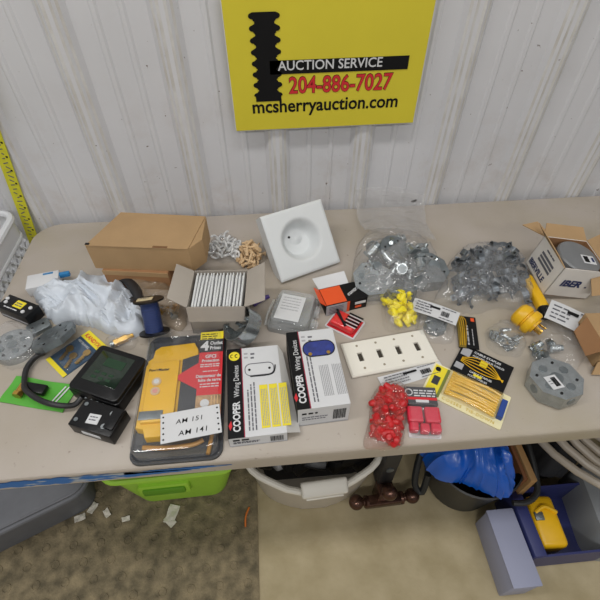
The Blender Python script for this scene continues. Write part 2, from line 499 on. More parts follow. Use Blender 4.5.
# ================================================================ wall sign
sgnm = mat('yellow_sign_board', (214, 199, 52), 0.5, var=0.03, vscale=8)
t = thing('auction_sign', 'yellow sign board with a phone number and web address on the ribbed wall', 'sign', (0.163, WY-.021-.006, 1.009), 0)
t.rotation_euler = (0, math.radians(-0.4), 0)
W = .464
b = B(); b.box((0, 0, .16), (W, .008, .32), sgnm, bev=.0012)
b.box((0, .0005, .16), (W+.003, .006, .323), WHITE)
bd = b.build('board', t, smooth=0)
b = B(); rt = PI/2
b.text('mcsherryauction.com', .0455, BLACK, (-.187, -.0048, .045), rx=rt, bold=.020, sx=.93)
b.build('web_address', bd, smooth=0)
b = B()
b.text('204-886-7027', .054, BLACK, (-.094, -.0046, .0900), rx=rt, bold=.035, sx=.83)
b.text('204-886-7027', .054, RED, (-.094, -.0056, .0900), rx=rt, bold=.015, sx=.83)
b.build('phone_number', bd, smooth=0)
b = B()
b.box((.028, -.0048, .150), (.33, .0012, .030), BLACK)
b.text('AUCTION SERVICE', .030, WHITE, (-.118, -.0058, .1435), rx=rt, bold=.012, sx=.98)
o = b.build('name_band', bd, smooth=0)
b = B(); sil = []
for i in range(97):
    z = .073+.19*i/96; q_ = ((z-.073) % .024)/.024
    w = .025 + (.0095*math.sqrt(max(0, 1-((q_-.62)/.26)**2)) if abs(q_-.62) < .26 else 0) - (.003 if q_ < .2 else 0)
    if z < .085: w = .031
    sil.append((w, z))
poly = [(-.144+w, z) for w, z in sil]+[(-.144-w, z) for w, z in reversed(sil)]
n = len(poly); vs = [(p[0], -.0042, p[1]) for p in poly]+[(p[0], -.0054, p[1]) for p in poly]
b.add(vs, [tuple(range(n-1, -1, -1)), tuple(n+i for i in range(n))]+[(i, (i+1) % n, n+(i+1) % n, n+i) for i in range(n)], BLACK)
b.build('emblem', bd, smooth=0)

# yellow marked strip leaning on wall at far left
stripm = mat('yellow_strip', (205, 200, 45), 0.5, var=0.1, vscale=60)
b = B(); b.push((-.672, WY-.024, .98), (0, math.radians(9), 0))
b.box((0, 0, 0), (.030, .003, .62), stripm, bev=.0008)
rnd = random.Random(3)
for i in range(46):
    z = -.3+i*.0132
    b.push((rnd.uniform(-.003, .003), -.0018, z), (0, rnd.uniform(-.6, .6), 0)); b.box((0, 0, 0), (rnd.uniform(.006, .014), .0006, .0028), INK); b.pop()
    if i % 3 == 0: b.box((.009, -.0018, z+.005), (.005, .0006, .005), BLACK)
b.pop()
tag(b.build('measuring_strip', smooth=0), 'narrow yellow strip with dark markings hanging down the wall at its left end', 'tape')

# tall lattice hamper beyond the table's end
latm = clear('milky_plastic', tint=(232, 234, 238), body=.75, gloss=.3, bump=.1)
t = thing('laundry_hamper', 'tall translucent white lattice hamper beyond the left end of the table', 'basket', (-.906, .93, 0), math.radians(0))
b = B(); hw, hd, hz = .19, .15, .80
b.box((0, 0, .01), (hw*2-.03, hd*2-.03, .02), latm)
for s in (-1, 1):
    for L0, ax in ((hd, 'y'), (hw, 'x')):
        # slanted lattice of each side
        for k in range(-30, 20):
            for dr in (1, -1):
                pts = []
                a0 = k*.034; zz0, zz1 = .03, hz-.07
                u0 = a0*dr; u1 = (a0+(zz1-zz0)*.8)*dr
                # clip to side
                def at(z): return (a0+(z-zz0)*.8)*dr
                zs = [zz0+(zz1-zz0)*q/40 for q in range(41)]
                zs = [z for z in zs if abs(at(z)) <= L0-.005]
                if len(zs) < 3: continue
                za, zb = zs[0], zs[-1]
                f = (lambda u, z: (s*hw, u, z)) if ax == 'y' else (lambda u, z: (u, s*hd, z))
                b.tube([f(at(za), za), f(at(zb), zb)], .0048, latm, 4, smooth=False)
b.build('lattice_side', t)
b = B()
ring = [(x*1.0, y*1.0, hz-.055) for x, y in rrect(hw*2+.004, hd*2+.004, .04, 4)]
for zz, rr_ in ((hz, .010), (hz-.06, .006)):
    b.tube([(p[0], p[1], zz) for p in ring], rr_, latm, 8, smooth=False, closed=True)
out = rrect(hw*2+.006, hd*2+.006, .04, 5); inn = rrect(hw*2, hd*2, .038, 5); n = len(out)
vs = [(x, y, hz-.065) for x, y in out]+[(x, y, hz) for x, y in out]+[(x, y, hz-.065) for x, y in inn]+[(x, y, hz) for x, y in inn]
fs = []
for i in range(n):
    j = (i+1) % n; fs += [(i, j, n+j, n+i), (2*n+j, 2*n+i, 3*n+i, 3*n+j), (n+i, n+j, 3*n+j, 3*n+i), (j, i, 2*n+i, 2*n+j)]
b.add(vs, fs, latm)
b.build('rim', t)

# ================================================================ table items
def seat(o): return o
# ---- cardboard boxes, back left
t = thing('cardboard_box', 'shallow kraft cardboard box lying under the bigger brown carton', 'box', (-.318, .866, TT), math.radians(-9))
b = B(); b.box((-.01, -.002, .030), (.165, .115, .060), KRAFTD, bev=.002); b.build('carton', t)
b = B(); b.box((-.01, -.0597, .053), (.165, .0012, .014), KRAFT); b.build('lid_edge', t)
t = thing('cardboard_box', 'large closed kraft cardboard carton stacked on a smaller box by the wall', 'box', (-.300, .872, TT+.0605), math.radians(-8))
b = B()
# front edge longer than back: slightly crushed carton
f = [(-.128, -.060), (.116, -.060), (.142, -.022), (.134, .066), (-.086, .072)]
b.prism(f, 0, .072, KRAFT, bev=.003); b.build('carton', t)
b = B(); b.prism([(-.128, -.0612), (.117, -.0612), (.133, .065), (-.086, .071)], .0722, .0745, KRAFT, bev=.0008); b.build('lid', t)
b = B(); b.box((.050, -.058, .0747), (.035, .006, .001), mat('torn_brown', (120, 84, 52), .8)); b.build('torn_edge', t)
b = B(); b.box((-.124, -.056, .074), (.010, .007, .004), HOLE, bev=.001); b.build('crushed_corner', t)

# ---- grey open carton of cover plates
gx, gy, grz = -.1245, .704, math.radians(-4)
t = thing('open_carton', 'open grey carton with spread flaps holding a row of white plates', 'box', (gx, gy, TT), grz)
W, D, H = .128, .116, .092; th = .0016
b = B()
b.box((0, 0, th/2), (W, D, th), GCARD)
for s in (-1, 1):
    b.box((s*(W/2-th/2), 0, H/2), (th, D, H), GCARD); b.box((0, s*(D/2-th/2), H/2), (W, th, H), GCARD)
b.build('carton', t)
def flap(name, pts, parent, m=GCARD, thick=.0014):
    b = B(); p = [Vector(q) for q in pts]
    b.sheet(lambda u, v: (p[0]*(1-u)+p[1]*u)*(1-v)+(p[3]*(1-u)+p[2]*u)*v, 6, 6, m, thick); return b.build(name, parent)
flap('flap', [(-W/2, -D/2, H), (-W/2, D/2, H), (-W/2-.038, D/2+.005, H+.018), (-W/2-.046, -D/2+.025, H+.004)], t)
flap('flap', [(W/2, D/2, H), (W/2, -D/2, H), (W/2+.044, -D/2+.012, H+.008), (W/2+.040, D/2+.004, H+.022)], t)
flap('flap', [(W/2, -D/2-.001, H), (-W/2, -D/2-.001, H), (-W/2+.002, -D/2-.012, H-.035), (W/2-.003, -D/2-.012, H-.035)], t)
flap('flap', [(-W/2, D/2, H), (W/2, D/2, H), (W/2-.003, D/2+.012, H-.03), (-W/2+.003, D/2+.012, H-.03)], t)
b = B(); pw = .004
b.prism(rrect(.108, .086, .003, 3), 0, .0028, WPLAST, bev=.001)
b.prism(rrect(.100, .078, .003, 3), -.0026, 0, WPLAST)
plate0 = b.build('cover_plate')
NP = 15
for i in range(NP):
    o = plate0 if i == 0 else plate0.copy()
    if i: COL.objects.link(o)
    u = -W/2+.010+(W-.022)*i/(NP-1)+random.uniform(-.0014, .0014)
    q = Matrix.Rotation(grz, 4, 'Z') @ Vector((u, 0.001, .0455))
    o.location = (gx+q.x, gy+q.y, TT+q.z)
    o.rotation_euler = (PI/2, random.uniform(-.05, .03), PI/2+grz+random.uniform(-.02, .02))
    tag(o, 'white cover plate standing on edge in the open grey carton', 'cover plate', 'white cover plates packed in the grey carton')

# ---- white foam block with dish
foam = mat('white_foam', (212, 215, 216), 0.75, var=0.01, bump=0.1, bscale=300)
t = thing('lamp_holder', 'thick square white block with a round dished hollow, propped up facing out', 'lamp holder', tuple(P(283, 287)), math.radians(22))
L0 = .174; ta = math.radians(47); n = 44
def fp(u, v):
    x = (u-.5)*2; y = (v-.5)*2
    r = math.hypot(x+.0, y-.02); k = max(0, min(1, (.66-r)/.30)); dz = -.042*(k*k*(3-2*k))
    k2 = max(0, min(1, (.22-math.hypot(x-.0, y-.1))/.22)); dz += .012*k2
    e = max(0, (max(abs(x), abs(y))-.93)/.07); dz -= .004*e*e
    a = v*L0; return (u*L0, .004+a*math.cos(ta)-dz*(math.sin(ta)), .012+a*math.sin(ta)+dz*math.cos(ta))
b = B(); vs = [fp(i/n, j/n) for j in range(n+1) for i in range(n+1)]
fs = [(j*(n+1)+i, j*(n+1)+i+1, (j+1)*(n+1)+i+1, (j+1)*(n+1)+i) for j in range(n) for i in range(n)]
loop = [i for i in range(n+1)]+[j*(n+1)+n for j in range(1, n+1)]+[n*(n+1)+i for i in range(n-1, -1, -1)]+[j*(n+1) for j in range(n-1, 0, -1)]
k0 = len(vs)
for i in loop:
    v = vs[i]; dn = .045
    vs.append((v[0], max(v[1]+dn*math.sin(ta), v[1]), max(v[2]-dn*math.cos(ta), 0)))
m_ = len(loop)
for i in range(m_): fs.append((loop[i], loop[(i+1) % m_], k0+(i+1) % m_, k0+i)[::-1])
fs.append(tuple(k0+i for i in range(m_))[::-1])
b.add(vs, fs, foam); b.build('block', t, smooth=45)
b = B()
b.box((L0*.5, .16, .045), (L0*.8, .03, .09), foam, bev=.004); b.build('rear_foot', t)
for u, v in ((.40, .60), (.42, .36)):
    b = B(); p = fp(u, v); b.push((p[0], p[1]-.0006, p[2]+.0006), (ta, 0, 0)); b.cyl((0, 0, 0), .0032 if v > .5 else .0022, .0016, HOLE, 12); b.pop()
    b.build('screw_hole', t)

# ---- clear cover box
q = rect((284, 287), (316, 294), (307, 331), (266, 324), TT+.03)
cvm = clear('clear_moulded_plastic', tint=(225, 230, 232), body=.24, gloss=.07, bump=.35, bscale=30)
t = thing('clear_outlet_cover', 'clear plastic outlet cover box with a white paper insert inside', 'outlet cover', (q[0], q[1], TT), q[2])
w, d = .105, .118
b = B(); b.prism(rrect(w, d, .014, 5), 0, .016, cvm, bev=.003)
b.prism(rrect(w-.016, d-.016, .012, 5), .016, .036, cvm, bev=.005); b.build('cover', t)
b = B(); b.box((-.006, -.006, .0375), (.058, .078, .001), WHITE)
for i in range(5): b.fine(-.028, .022-i*.009, .042, .003, .0385, LINK, i)
b.build('paper_insert', t)
b = B()
for yy in (-.03, .012): b.box((w/2+.003, yy, .017), (.012, .026, .020), cvm, bev=.003)
b.tube([(w/2+.004, -.05, .02), (w/2+.012, -.035, .02), (w/2+.010, -.02, .02)], .003, cvm)
b.build('hinge', t)
b = B(); b.tube([(-w/2-.002, -.05, .012), (-w/2-.006, -.02, .015), (-w/2-.004, .03, .012)], .0035, cvm); b.build('latch', t)

# ---- black and orange box lying by the foam block
q = rect((332, 296), (366, 288), (369, 300), (342, 315), TT+.025)
ORANGE = mat('orange_print', (228, 84, 34), .5)
x0 = P(315, 302); 
t = thing('orange_product_box', 'small black and orange box with open white flap beside the white block', 'box', tuple(P(342, 303)), math.radians(12))
t.scale = (1.14, 1.12, 1.05)
b = B()
b.box((0, 0, .017), (.092, .052, .034), BLACK, bev=.001)
b.box((-.022, -.0262, .017), (.048, .0008, .032), LINK)
b.patch(-.045, -.024, -.0, .024, .0342, ORANGE)
b.box((.003, -.0264, .017), (.006, .001, .033), ORANGE)
for i in range(5): b.box((-.024, -.0268, .027-i*.005), (.032, .0006, .0014), INK)
b.text('contractor', .013, WHITE, (.008, -.012, .0348), rz=.5, bold=.02, shear=.4)
b.box((.030, -.0266, .022), (.024, .001, .007), WHITE); b.box((.026, -.0266, .010), (.014, .001, .006), ORANGE)
b.build('carton', t)
flap('flap', [(-.046, .026, .034), (.022, .026, .034), (.020, .050, .050), (-.050, .060, .036)], t, WHITE)
flap('flap', [(-.046, -.024, .034), (-.046, .024, .034), (-.058, .022, .048), (-.058, -.022, .046)], t, ORANGE)
# ---- red blister pack with black probes
q = rect((338, 311), (366, 323), (350, 337), (327, 322), TT+.006)
t = thing('red_blister_pack', 'small red backed blister pack with black pieces beside the orange box', 'package', (q[0], q[1], TT), q[2]+.05)
b = B(); b.prism(rrect(.078, .062, .004, 3), 0, .003, WHITE); b.patch(-.035, -.027, .035, .027, .0033, RED); b.build('card', t)
b = B(); b.box((0, -.002, .012), (.060, .044, .018), mat('red_film', (216, 45, 48), .3, coat=.5, var=.15, vscale=80), bev=.006, seg=3); b.build('tray', t)
b = B()
for i in range(4): b.box((.018, .020-i*.010, .0225), (.036, .004, .0016), BLACK); b.box((.018, .015-i*.010, .0225), (.030, .0018, .0018), WHITE)
b.tube([(-.030, .014, .023), (-.008, -.006, .024), (.010, -.020, .023)], .003, BPLAST); b.tube([(-.026, .006, .023), (-.004, -.010, .024)], .0025, BPLAST)
b.build('terminal', t)

# ---- white plastic bag
plbag = mat('white_film', (208, 215, 224), 0.38, var=.02, spec=.4)
plbag.node_tree.nodes['Principled BSDF'].inputs['Transmission Weight'].default_value = .08
b = B(); blob(b, [(36, 296), (52, 289), (70, 283), (84, 278), (107, 276), (125, 288), (140, 303), (147, 318), (146, 334), (130, 340), (117, 338), (95, 328), (72, 324), (56, 326), (44, 312)], .036, plbag, seg=130, rings=54, fold=.030, fsc=10, st=1.7, seed=4, jag=.05, edge=.45)
tag(b.build('plastic_bag', smooth=60), 'crumpled white plastic bag lying in a heap near the brown cartons', 'bag')
# white box behind bag
t = thing('white_carton', 'flat white carton with blue mark, half under the white bag', 'box', tuple(P(47, 287)), math.radians(12))
b = B(); b.box((0, 0, .014), (.075, .050, .028), WHITE, bev=.0012); b.build('carton', t)
b = B(); b.box((.044, .012, .020), (.036, .010, .012), mat('blue_print', (40, 120, 175), .5), bev=.001); b.patch(.0, .015, .024, .021, .0283, MATS['blue_print']); b.build('blue_tab', t)

# ---- black electrical device box, far left
q = rect((4, 295), (41, 309), (33, 321), (-2, 307), TT+.028)
t = thing('black_switch_box', 'small black box with yellow label at the table end', 'box', (q[0], q[1], TT), q[2])
b = B(); b.box((0, 0, .018), (.092, .042, .036), BPLAST, bev=.0015); b.box((.0, -.0215, .010), (.08, .001, .004), LINK); b.build('case', t)
b = B(); b.patch(-.010, -.006, .016, .014, .0364, YPRINT); b.fine(-.007, .005, .020, .004, .0372, INK, 2); b.fine(-.007, -.001, .020, .004, .0372, INK, 3); b.build('yellow_label', t)
b = B()
for xx, yy in ((-.038, .008), (-.033, -.002), (.036, .006), (.028, -.010)): b.cyl((xx, yy, .037), .0045, .003, WHITE, 12)
b.fine(-.028, -.014, .04, .004, .0364, WHITE, 8); b.build('screw', t)

# ---- octagon boxes
def octbox(name, label, r, h, parent_rot, loc, group=None, openup=False, m=ZINC, sticker=False, round_=False):
    t = thing(name, label, 'junction box', loc, 0, group, rot=parent_rot)
    b = B(); n = 8 if not round_ else 28
    po = ngon(n, r, PI/8); pi_ = ngon(n, r-.0022, PI/8)
    vs = [(x, y, 0) for x, y in po]+[(x, y, h) for x, y in po]+[(x, y, h) for x, y in pi_]+[(x, y, .002) for x, y in pi_]
    fs = []
    for i in range(n):
        j = (i+1) % n
        for k in range(3): fs.append((k*n+i, k*n+j, (k+1)*n+j, (k+1)*n+i))
    fs += [tuple(range(n-1, -1, -1)), tuple(3*n+i for i in range(n))]
    if not openup:   # turned over: the flat back is on top
        vs = [(x, y, h-z) for x, y, z in vs]; fs = [tuple(reversed(f)) for f in fs]
    b.add(vs, fs, m); b.build('shell', t, smooth=25)
    b = B(); zt = h+.0004 if not openup else .003
    b.cyl((0, 0, zt), r*.24, .0016, ZINCD, 20)
    for a in range(4): b.cyl((r*.55*math.cos(a*PI/2+.4), r*.55*math.sin(a*PI/2+.4), zt), r*.16, .0014, ZINCD, 16); 
    for a in range(4): b.cyl((r*.72*math.cos(a*PI/2+1.1), r*.72*math.sin(a*PI/2+1.1), zt), .0028, .0018, HOLE, 10)
    b.build('back_knockout', t)
    for a in range(0, 8, 2):
        b = B(); an = a*PI/4; c = math.cos(an); s = math.sin(an); ap = r*math.cos(PI/8)
        b.push((ap*c, ap*s, h*.5), (0, PI/2, 0)); b.pop()
        b.st.append(b.M.copy()); b.M = b.M @ Matrix.Translation((ap*c, ap*s, h*.5)) @ Matrix.Rotation(an, 4, 'Z') @ Matrix.Rotation(PI/2, 4, 'Y')
        b.cyl((0, 0, 0), h*.27, .0014, ZINCD, 18); b.pop()
        b.build('side_knockout', t)
    if openup:
        for s in (-1, 1):
            b = B(); b.box((s*(r*.80), 0, h-.001), (.013, .011, .002), m); b.cyl((s*r*.78, 0, h+.002), .004, .004, ZINCD, 12)
            b.build('screw_lug', t)
        b = B(); b.box((0, r*.2, .012), (r*.8, .014, .004), ZINC, bev=.001); b.cyl((-.014, r*.2, .018), .004, .012, ZINCD, 12); b.cyl((.014, r*.2, .018), .004, .012, ZINCD, 12); b.build('clamp', t)
    if sticker:
        b = B(); b.push((-.014, -.008, h+.001), (0, 0, -.05)); b.box((0, 0, 0), (.026, .032, .0006), WHITE); b.bars(-.002, -.011, .011, .022, .0006, BLACK, 5, 9)
        b.fine(-.010, .003, .007, .002, .0006, INK, 1); b.fine(-.010, -.003, .007, .002, .0006, INK, 2); b.pop(); o = b.build('barcode_sticker', t)
    return t
octbox('octagon_box', 'shrink-wrapped shiny steel octagon box at the left edge in front of black box', .043, .022, (0, 0, .2), tuple(P(17, 350)), round_=True)
b = B(); blob(b, [(-2, 330), (18, 322), (40, 334), (45, 350), (36, 366), (10, 371), (-6, 360)], .028, POLY, seg=60, rings=20, fold=.006, fsc=30, seed=9, edge=.4, power=5)
tag(b.build('shrink_wrap', smooth=60), 'clear crinkled wrap over the steel octagon box at the table end', 'plastic wrap')
octbox('octagon_box', 'dull steel octagon box lying tilted between white bag and key packet', .050, .014, (math.radians(-24), math.radians(-10), .45), tuple(P(60, 345)+Vector((0, 0, .021))), m=ZINCD)
b = B(); b.push(tuple(P(40, 329)), (0, 0, .6)); b.prism(rrect(.05, .035, .008), 0, .012, ZINCD, bev=.002)
for s in (-.012, .012): b.cyl((s, 0, .0122), .003, .001, HOLE, 10)
b.pop(); tag(b.build('metal_bracket'), 'small dull steel bracket wedged behind the octagon boxes at left', 'bracket')

# ---- key packet
q = rect((87, 331), (105, 347), (66, 378), (49, 360), TT)
t = thing('key_blank_packet', 'blue carded packet of brass keys with yellow header', 'package', (q[0], q[1], TT), q[2])
w, d = q[3], q[4]+.008
KB = mat('blue_grey_card', (52, 78, 104), .5, var=.1, vscale=60)
b = B(); b.box((0, 0, .001), (w, d, .002), KB); b.patch(-w/2, d/2-.022, w/2, d/2, .0024, YPRINT)
b.patch(-w/2, -d/2, w/2, -d/2+.010, .0024, YPRINT)
b.text('KANDYX', .013, RED, (-w/2+.006, d/2-.016, .0029), bold=.03)
b.text('KEY BLANKS', .007, WHITE, (-w/2+.006, d/2-.033, .0025), bold=.02)
b.build('card', t)
b = B(); b.box((0, -.008, .006), (w-.004, d-.045, .010), BLISTER, bev=.003); b.build('blister', t)
def keygeo(b):
    b.cyl((0, 0, .0015), .0085, .0022, BRASS, 18); b.box((0, -.020, .0015), (.006, .026, .002), BRASS)
    for i in range(4): b.box((.004, -.014-i*.005, .0015), (.003, .0025, .002), BRASS)
for i, (kx, ky, ka) in enumerate(((-.020, -.004, .35), (.004, -.010, .5), (.020, .014, .2))):
    b = B(); b.push((0, 0, 0)); keygeo(b); b.pop()
    b.build('key', t, loc=(kx, ky, .004), rot=(0, 0, ka))
# brass fitting by the bag
t = thing('brass_connector', 'brass fitting in clear bag beside the white plastic bag', 'fitting', tuple(P(122, 343)+Vector((0, 0, .010))), .5)
b = B(); b.cyl((0, 0, 0), .009, .030, BRASS, 6, ax='x'); b.cyl((.020, 0, 0), .0065, .018, BRASS, 16, ax='x'); b.build('fitting_body', t)
b = B(); b.cyl((-.018, 0, 0), .007, .012, ZINC, 16, ax='x'); b.build('threaded_end', t)
b = B(); blob(b, [(104, 342), (118, 334), (140, 340), (134, 350), (112, 352)], .020, POLY, seg=50, rings=14, fold=.006, fsc=40, seed=12)
tag(b.build('clear_bag', smooth=60), 'small clear bag holding a brass fitting, before the white plastic bag', 'bag')

# ---- green packet
GRN = mat('green_print', (84, 168, 56), .45, var=.05)
q = rect((15, 377), (76, 386), (66, 414), (1, 402), TT)
t = thing('green_packet', 'flat bright green packet under the looped black cord', 'package', (q[0], q[1], TT), q[2])
w, d = q[3], q[4]
b = B(); b.sheet(lambda u, v: ((u-.5)*w, (v-.5)*d, .003+.0015*math.sin(u*9)+.001*math.sin(v*7)), 24, 10, GRN, .0025); b.build('packet', t)
b = B()
for k in (0, 1): b.push((w*.30+k*.008, 0, .0062), (0, 0, -.25)); b.box((0, 0, 0), (.003, d*.8, .0006), WHITE); b.pop()
b.build('white_stripe', t)
b = B(); b.box((-.008, .006, .010), (.048, .022, .012), BPLAST, bev=.003); b.build('black_insert', t)
b = B(); b.cyl((-.034, 0, .013), .008, .018, BRASS, 14, ax='y'); b.cyl((-.034, -.014, .013), .010, .008, BRASS, 6, ax='y'); b.build('brass_nut', t)

# ---- black device with cord
q = rect((100, 347), (142, 359), (121, 405), (71, 386), TT+.034)
t = thing('plug_in_timer', 'square black device with green tinted window and thick cord', 'electrical device', (q[0], q[1], TT), q[2])
w, d = .116, .112
b = B(); b.prism(rrect(w+.004, d+.002, .008, 4), 0, .030, BPLAST, bev=.002)
b.prism(rrect(w, d, .010, 4), .030, .040, BPLAST, bev=.004); cs = b.build('case', t)
gm = mat('dark_green_window', (14, 34, 20), .12, coat=.6)
b = B(); b.box((-.002, .006, .0402), (.080, .074, .001), gm, bev=.0004)
b.patch(-.020, .010, .026, .030, .0409, mat('green_panel', (22, 56, 32), .25))
for i in range(3):
    for j in range(2): b.patch(-.026+i*.017, -.022+j*.012, -.015+i*.017, -.016+j*.012, .0409, MATS['green_panel'])
b.build('window', cs)
b = B()
for i in range(4): b.cyl((-.02+i*.014, -d/2-.001, .016), .0035, .004, ZINCD, 12, ax='y')
b.build('terminal_screw', cs)
cp = [(86, 405), (76, 408), (62, 411), (45, 406), (31, 396), (27, 384), (29, 372), (37, 361), (46, 356)]
inv = (Matrix.Translation(t.location) @ Matrix.Rotation(q[2], 4, 'Z')).inverted()
pts = [inv @ (P(*p)+Vector((0, 0, .012+(.012 if i in (2, 3, 4) else 0)))) for i, p in enumerate(cp)]
pts[0] = inv @ (P(84, 401)+Vector((0, 0, .014)))
b = B(); b.tube(pts, .0058, mat('black_rubber', (34, 34, 36), .45), 12); b.build('power_cord', t)

# ---- black transformer
q = rect((85, 402), (124, 413), (112, 436), (71, 422), TT+.03)
t = thing('black_relay', 'small black relay block with white label and bright screws at front', 'relay', (q[0], q[1], TT), q[2])
w, d = .092, .058
b = B(); b.box((0, 0, .017), (w, d, .034), BPLAST, bev=.002); b.box((w/2-.012, .004, .0355), (.02, d-.016, .006), BPLAST, bev=.001); b.build('case', t)
b = B(); b.push((-.004, -.006, .0345), (0, 0, .12)); b.box((0, 0, 0), (.024, .020, .0007), WHITE); b.fine(-.008, .003, .015, .003, .0007, INK, 1); b.fine(-.008, -.003, .015, .003, .0007, INK, 2); b.pop()
b.box((0, -d/2-.0005, .016), (.040, .001, .009), WHITE); b.build('label', t)
b = B()
for xx, yy in ((.026, .014), (.024, -.014)): b.cyl((xx, yy, .0352), .0055, .003, ZINC, 14); b.box((xx+.004, yy+.003, .036), (.006, .003, .003), WPLAST)
for xx, yy in ((-.036, .018), (-.036, -.016)): b.cyl((xx, yy, .0345), .004, .002, ZINCD, 12)
b.build('screw', t)

# ---- thread spool
t = thing('wire_spool', 'upright spool of dark blue wire with black flanges and beige tag', 'spool', tuple(P(157, 338)+Vector((0, 0, .019))), rot=(math.radians(-33), math.radians(-4), 0))
b = B()
for z in (.002, .078): b.cyl((0, 0, z), .034, .004, BPLAST, 32)
b.cyl((0, 0, .040), .012, .076, BPLAST, 20); b.build('flange', t)
b = B(); b.lathe([(.012, .005), (.0200, .005), (.0205, .02), (.0195, .035), (.0205, .05), (.0195, .075), (.012, .075)], mat('blue_wire', (32, 52, 104), .4, var=.2, vscale=20, stretch=(1, 1, 30), bump=.5, bscale=60)); b.build('winding', t)
b = B(); b.push((-.008, .002, .0806), (0, 0, .15)); b.box((0, 0, 0), (.034, .026, .001), mat('beige_tag', (214, 198, 158), .7)); b.fine(-.012, .004, .02, .003, .001, INK, 4); b.pop(); b.build('tag', t)
# black rubber elbow pieces
t = thing('rubber_grommet', 'curved black rubber piece behind the wire spool, beside the white bag', 'rubber part', tuple(P(130, 296)), 0)
o0 = Vector(t.location)
b = B(); b.tube([P(119, 284)-o0+Vector((0, 0, .018)), P(130, 287)-o0+Vector((0, 0, .026)), P(140, 300)-o0+Vector((0, 0, .024)), P(143, 316)-o0+Vector((0, 0, .016))], .013, MATS['black_rubber'], 14, flat=.75); b.build('curved_body', t)
b = B(); b.tube([P(133, 305)-o0+Vector((0, 0, .012)), P(140, 308)-o0+Vector((0, 0, .012)), P(150, 306)-o0+Vector((0, 0, .014))], .015, MATS['black_rubber'], 14); b.build('end_cap', t)
# brown bag of bits
tanbag = clear('brown_tinted_film', tint=(170, 150, 125), body=.45, gloss=.12, bump=.8)
b = B(); blob(b, [(112, 268), (122, 262), (133, 268), (146, 284), (168, 284), (184, 300), (188, 322), (184, 335), (168, 328), (150, 312), (132, 290)], .028, tanbag, seg=90, rings=26, fold=.016, fsc=22, seed=21, edge=.6)
tag(b.build('tinted_bag', smooth=60), 'limp brownish clear bag between the brown cartons and the grey carton', 'bag')
for i in range(5):
    p = P(172+random.uniform(-7, 7), 316+random.uniform(-8, 8))
    b = B(); b.cyl((0, 0, 0), .006, .020, BRASS if i % 2 else ZINC, 8, ax='x'); b.cyl((.012, 0, 0), .009, .005, BRASS if i % 2 else ZINC, 6, ax='x')
    o = b.build('cable_fitting'); o.location = (p.x, p.y, TT+.010+.004*i); o.rotation_euler = (0, random.uniform(-.3, .3), i*1.3)
    tag(o, 'little metal cable fitting inside the brownish bag', 'fitting', 'metal fittings in the brownish bag')

# ---- clear bag of white clips, and tan anchors
pts_ = [(208, 256), (212, 243), (224, 236), (236, 240), (244, 250), (240, 262), (222, 264)]
b = B(); blob(b, pts_, .030, POLY, seg=60, rings=16, fold=.010, fsc=40, seed=31)
tag(b.build('clear_bag', smooth=60), 'clear bag of little white clips behind the grey carton', 'bag')
b = B(); b.tube([(-.010, 0, 0), (-.006, .008, 0), (.004, .008, 0), (.010, 0, 0), (.010, -.006, 0)], .0030, WPLAST, 6); b.box((-.010, -.004, 0), (.006, .008, .004), WPLAST, bev=.001)
clip = b.build('cable_clip')
for i, (x, y, z) in enumerate(scatter(40, pts_, .030, 5, size=.014)):
    o = clip if i == 0 else clip.copy()
    if i: COL.objects.link(o)
    o.location = (x, y, z+.002); o.rotation_euler = (random.uniform(-.9, .9), random.uniform(-.9, .9), random.uniform(0, 6))
    tag(o, 'small white cable clip in the clear bag behind the grey carton', 'clip', 'white clips in a clear bag')
TANP = mat('tan_plastic', (206, 176, 136), .5)
b = B(); b.cyl((0, 0, 0), .0042, .026, TANP, 10, r2=.0028, ax='x'); b.cyl((-.013, 0, 0), .0062, .003, TANP, 12, ax='x')
anc = b.build('wall_anchor')
for i, (x, y, z) in enumerate(scatter(44, [(240, 262), (242, 250), (252, 246), (262, 252), (262, 266), (250, 272)], .040, 6, size=.011)):
    o = anc if i == 0 else anc.copy()
    if i: COL.objects.link(o)
    o.location = (x, y, z+.002); o.rotation_euler = (random.uniform(-.6, .6), random.uniform(-.8, .8), random.uniform(0, 6))
    tag(o, 'tan plastic wall anchor in the loose heap behind the grey carton', 'wall anchor', 'tan wall anchors behind the grey carton')
b = B(); b.push(tuple(P(262, 302)+Vector((0, 0, .010))), (0, 0, .45)); b.cyl((0, 0, 0), .008, .040, mat('purple_plastic', (70, 52, 120), .4), 14, r2=.005, ax='x'); b.cyl((-.022, 0, 0), .010, .006, MATS['purple_plastic'], 14, ax='x'); b.pop()
tag(b.build('purple_plug', None), 'small purple plastic plug poking out from the grey carton', 'plug')

# ---- steel box lying on its side, right of grey carton
octbox('octagon_box', 'steel octagon box resting on its rim in front of the grey carton', .043, .036, (math.radians(16), math.radians(-38), math.radians(-20)), tuple(P(249, 337)+Vector((0, 0, .030))), openup=True, round_=True)

# ---- clamshell package
q = rect((146, 342), (220, 335), (229, 459), (137, 464), TT)
t = thing('outlet_clamshell', 'large clamshell pack with yellow four outlet adapter and red card', 'package', (q[0], q[1], TT), q[2])
w, d = q[3]+.004, q[4]+.004
CGREY = mat('charcoal_card', (36, 39, 44), .6, var=.15, vscale=25)
b = B(); b.prism(rrect(w, d, .022, 6), 0, .005, CGREY); b.build('backing_card', t)
b = B()
yb = [(-.078, .068), (-.066, .078), (-.064, .098), (-.052, .107), (.020, .112), (.030, .092), (.034, .030), (.034, -.094), (.022, -.105), (-.058, -.105), (-.064, -.088), (-.078, -.084)]
b.prism(yb, .004, .026, YEL, bev=.003)
b.prism([(-.068, .060), (-.006, .064), (-.006, -.078), (-.068, -.078)], .026, .034, YEL, bev=.003)
ab = b.build('adapter_body', t)
b = B(); b.prism([(-.001, .066), (.036, .078), (.036, -.082), (-.001, -.078)], .0255, .030, DGREY, bev=.002)
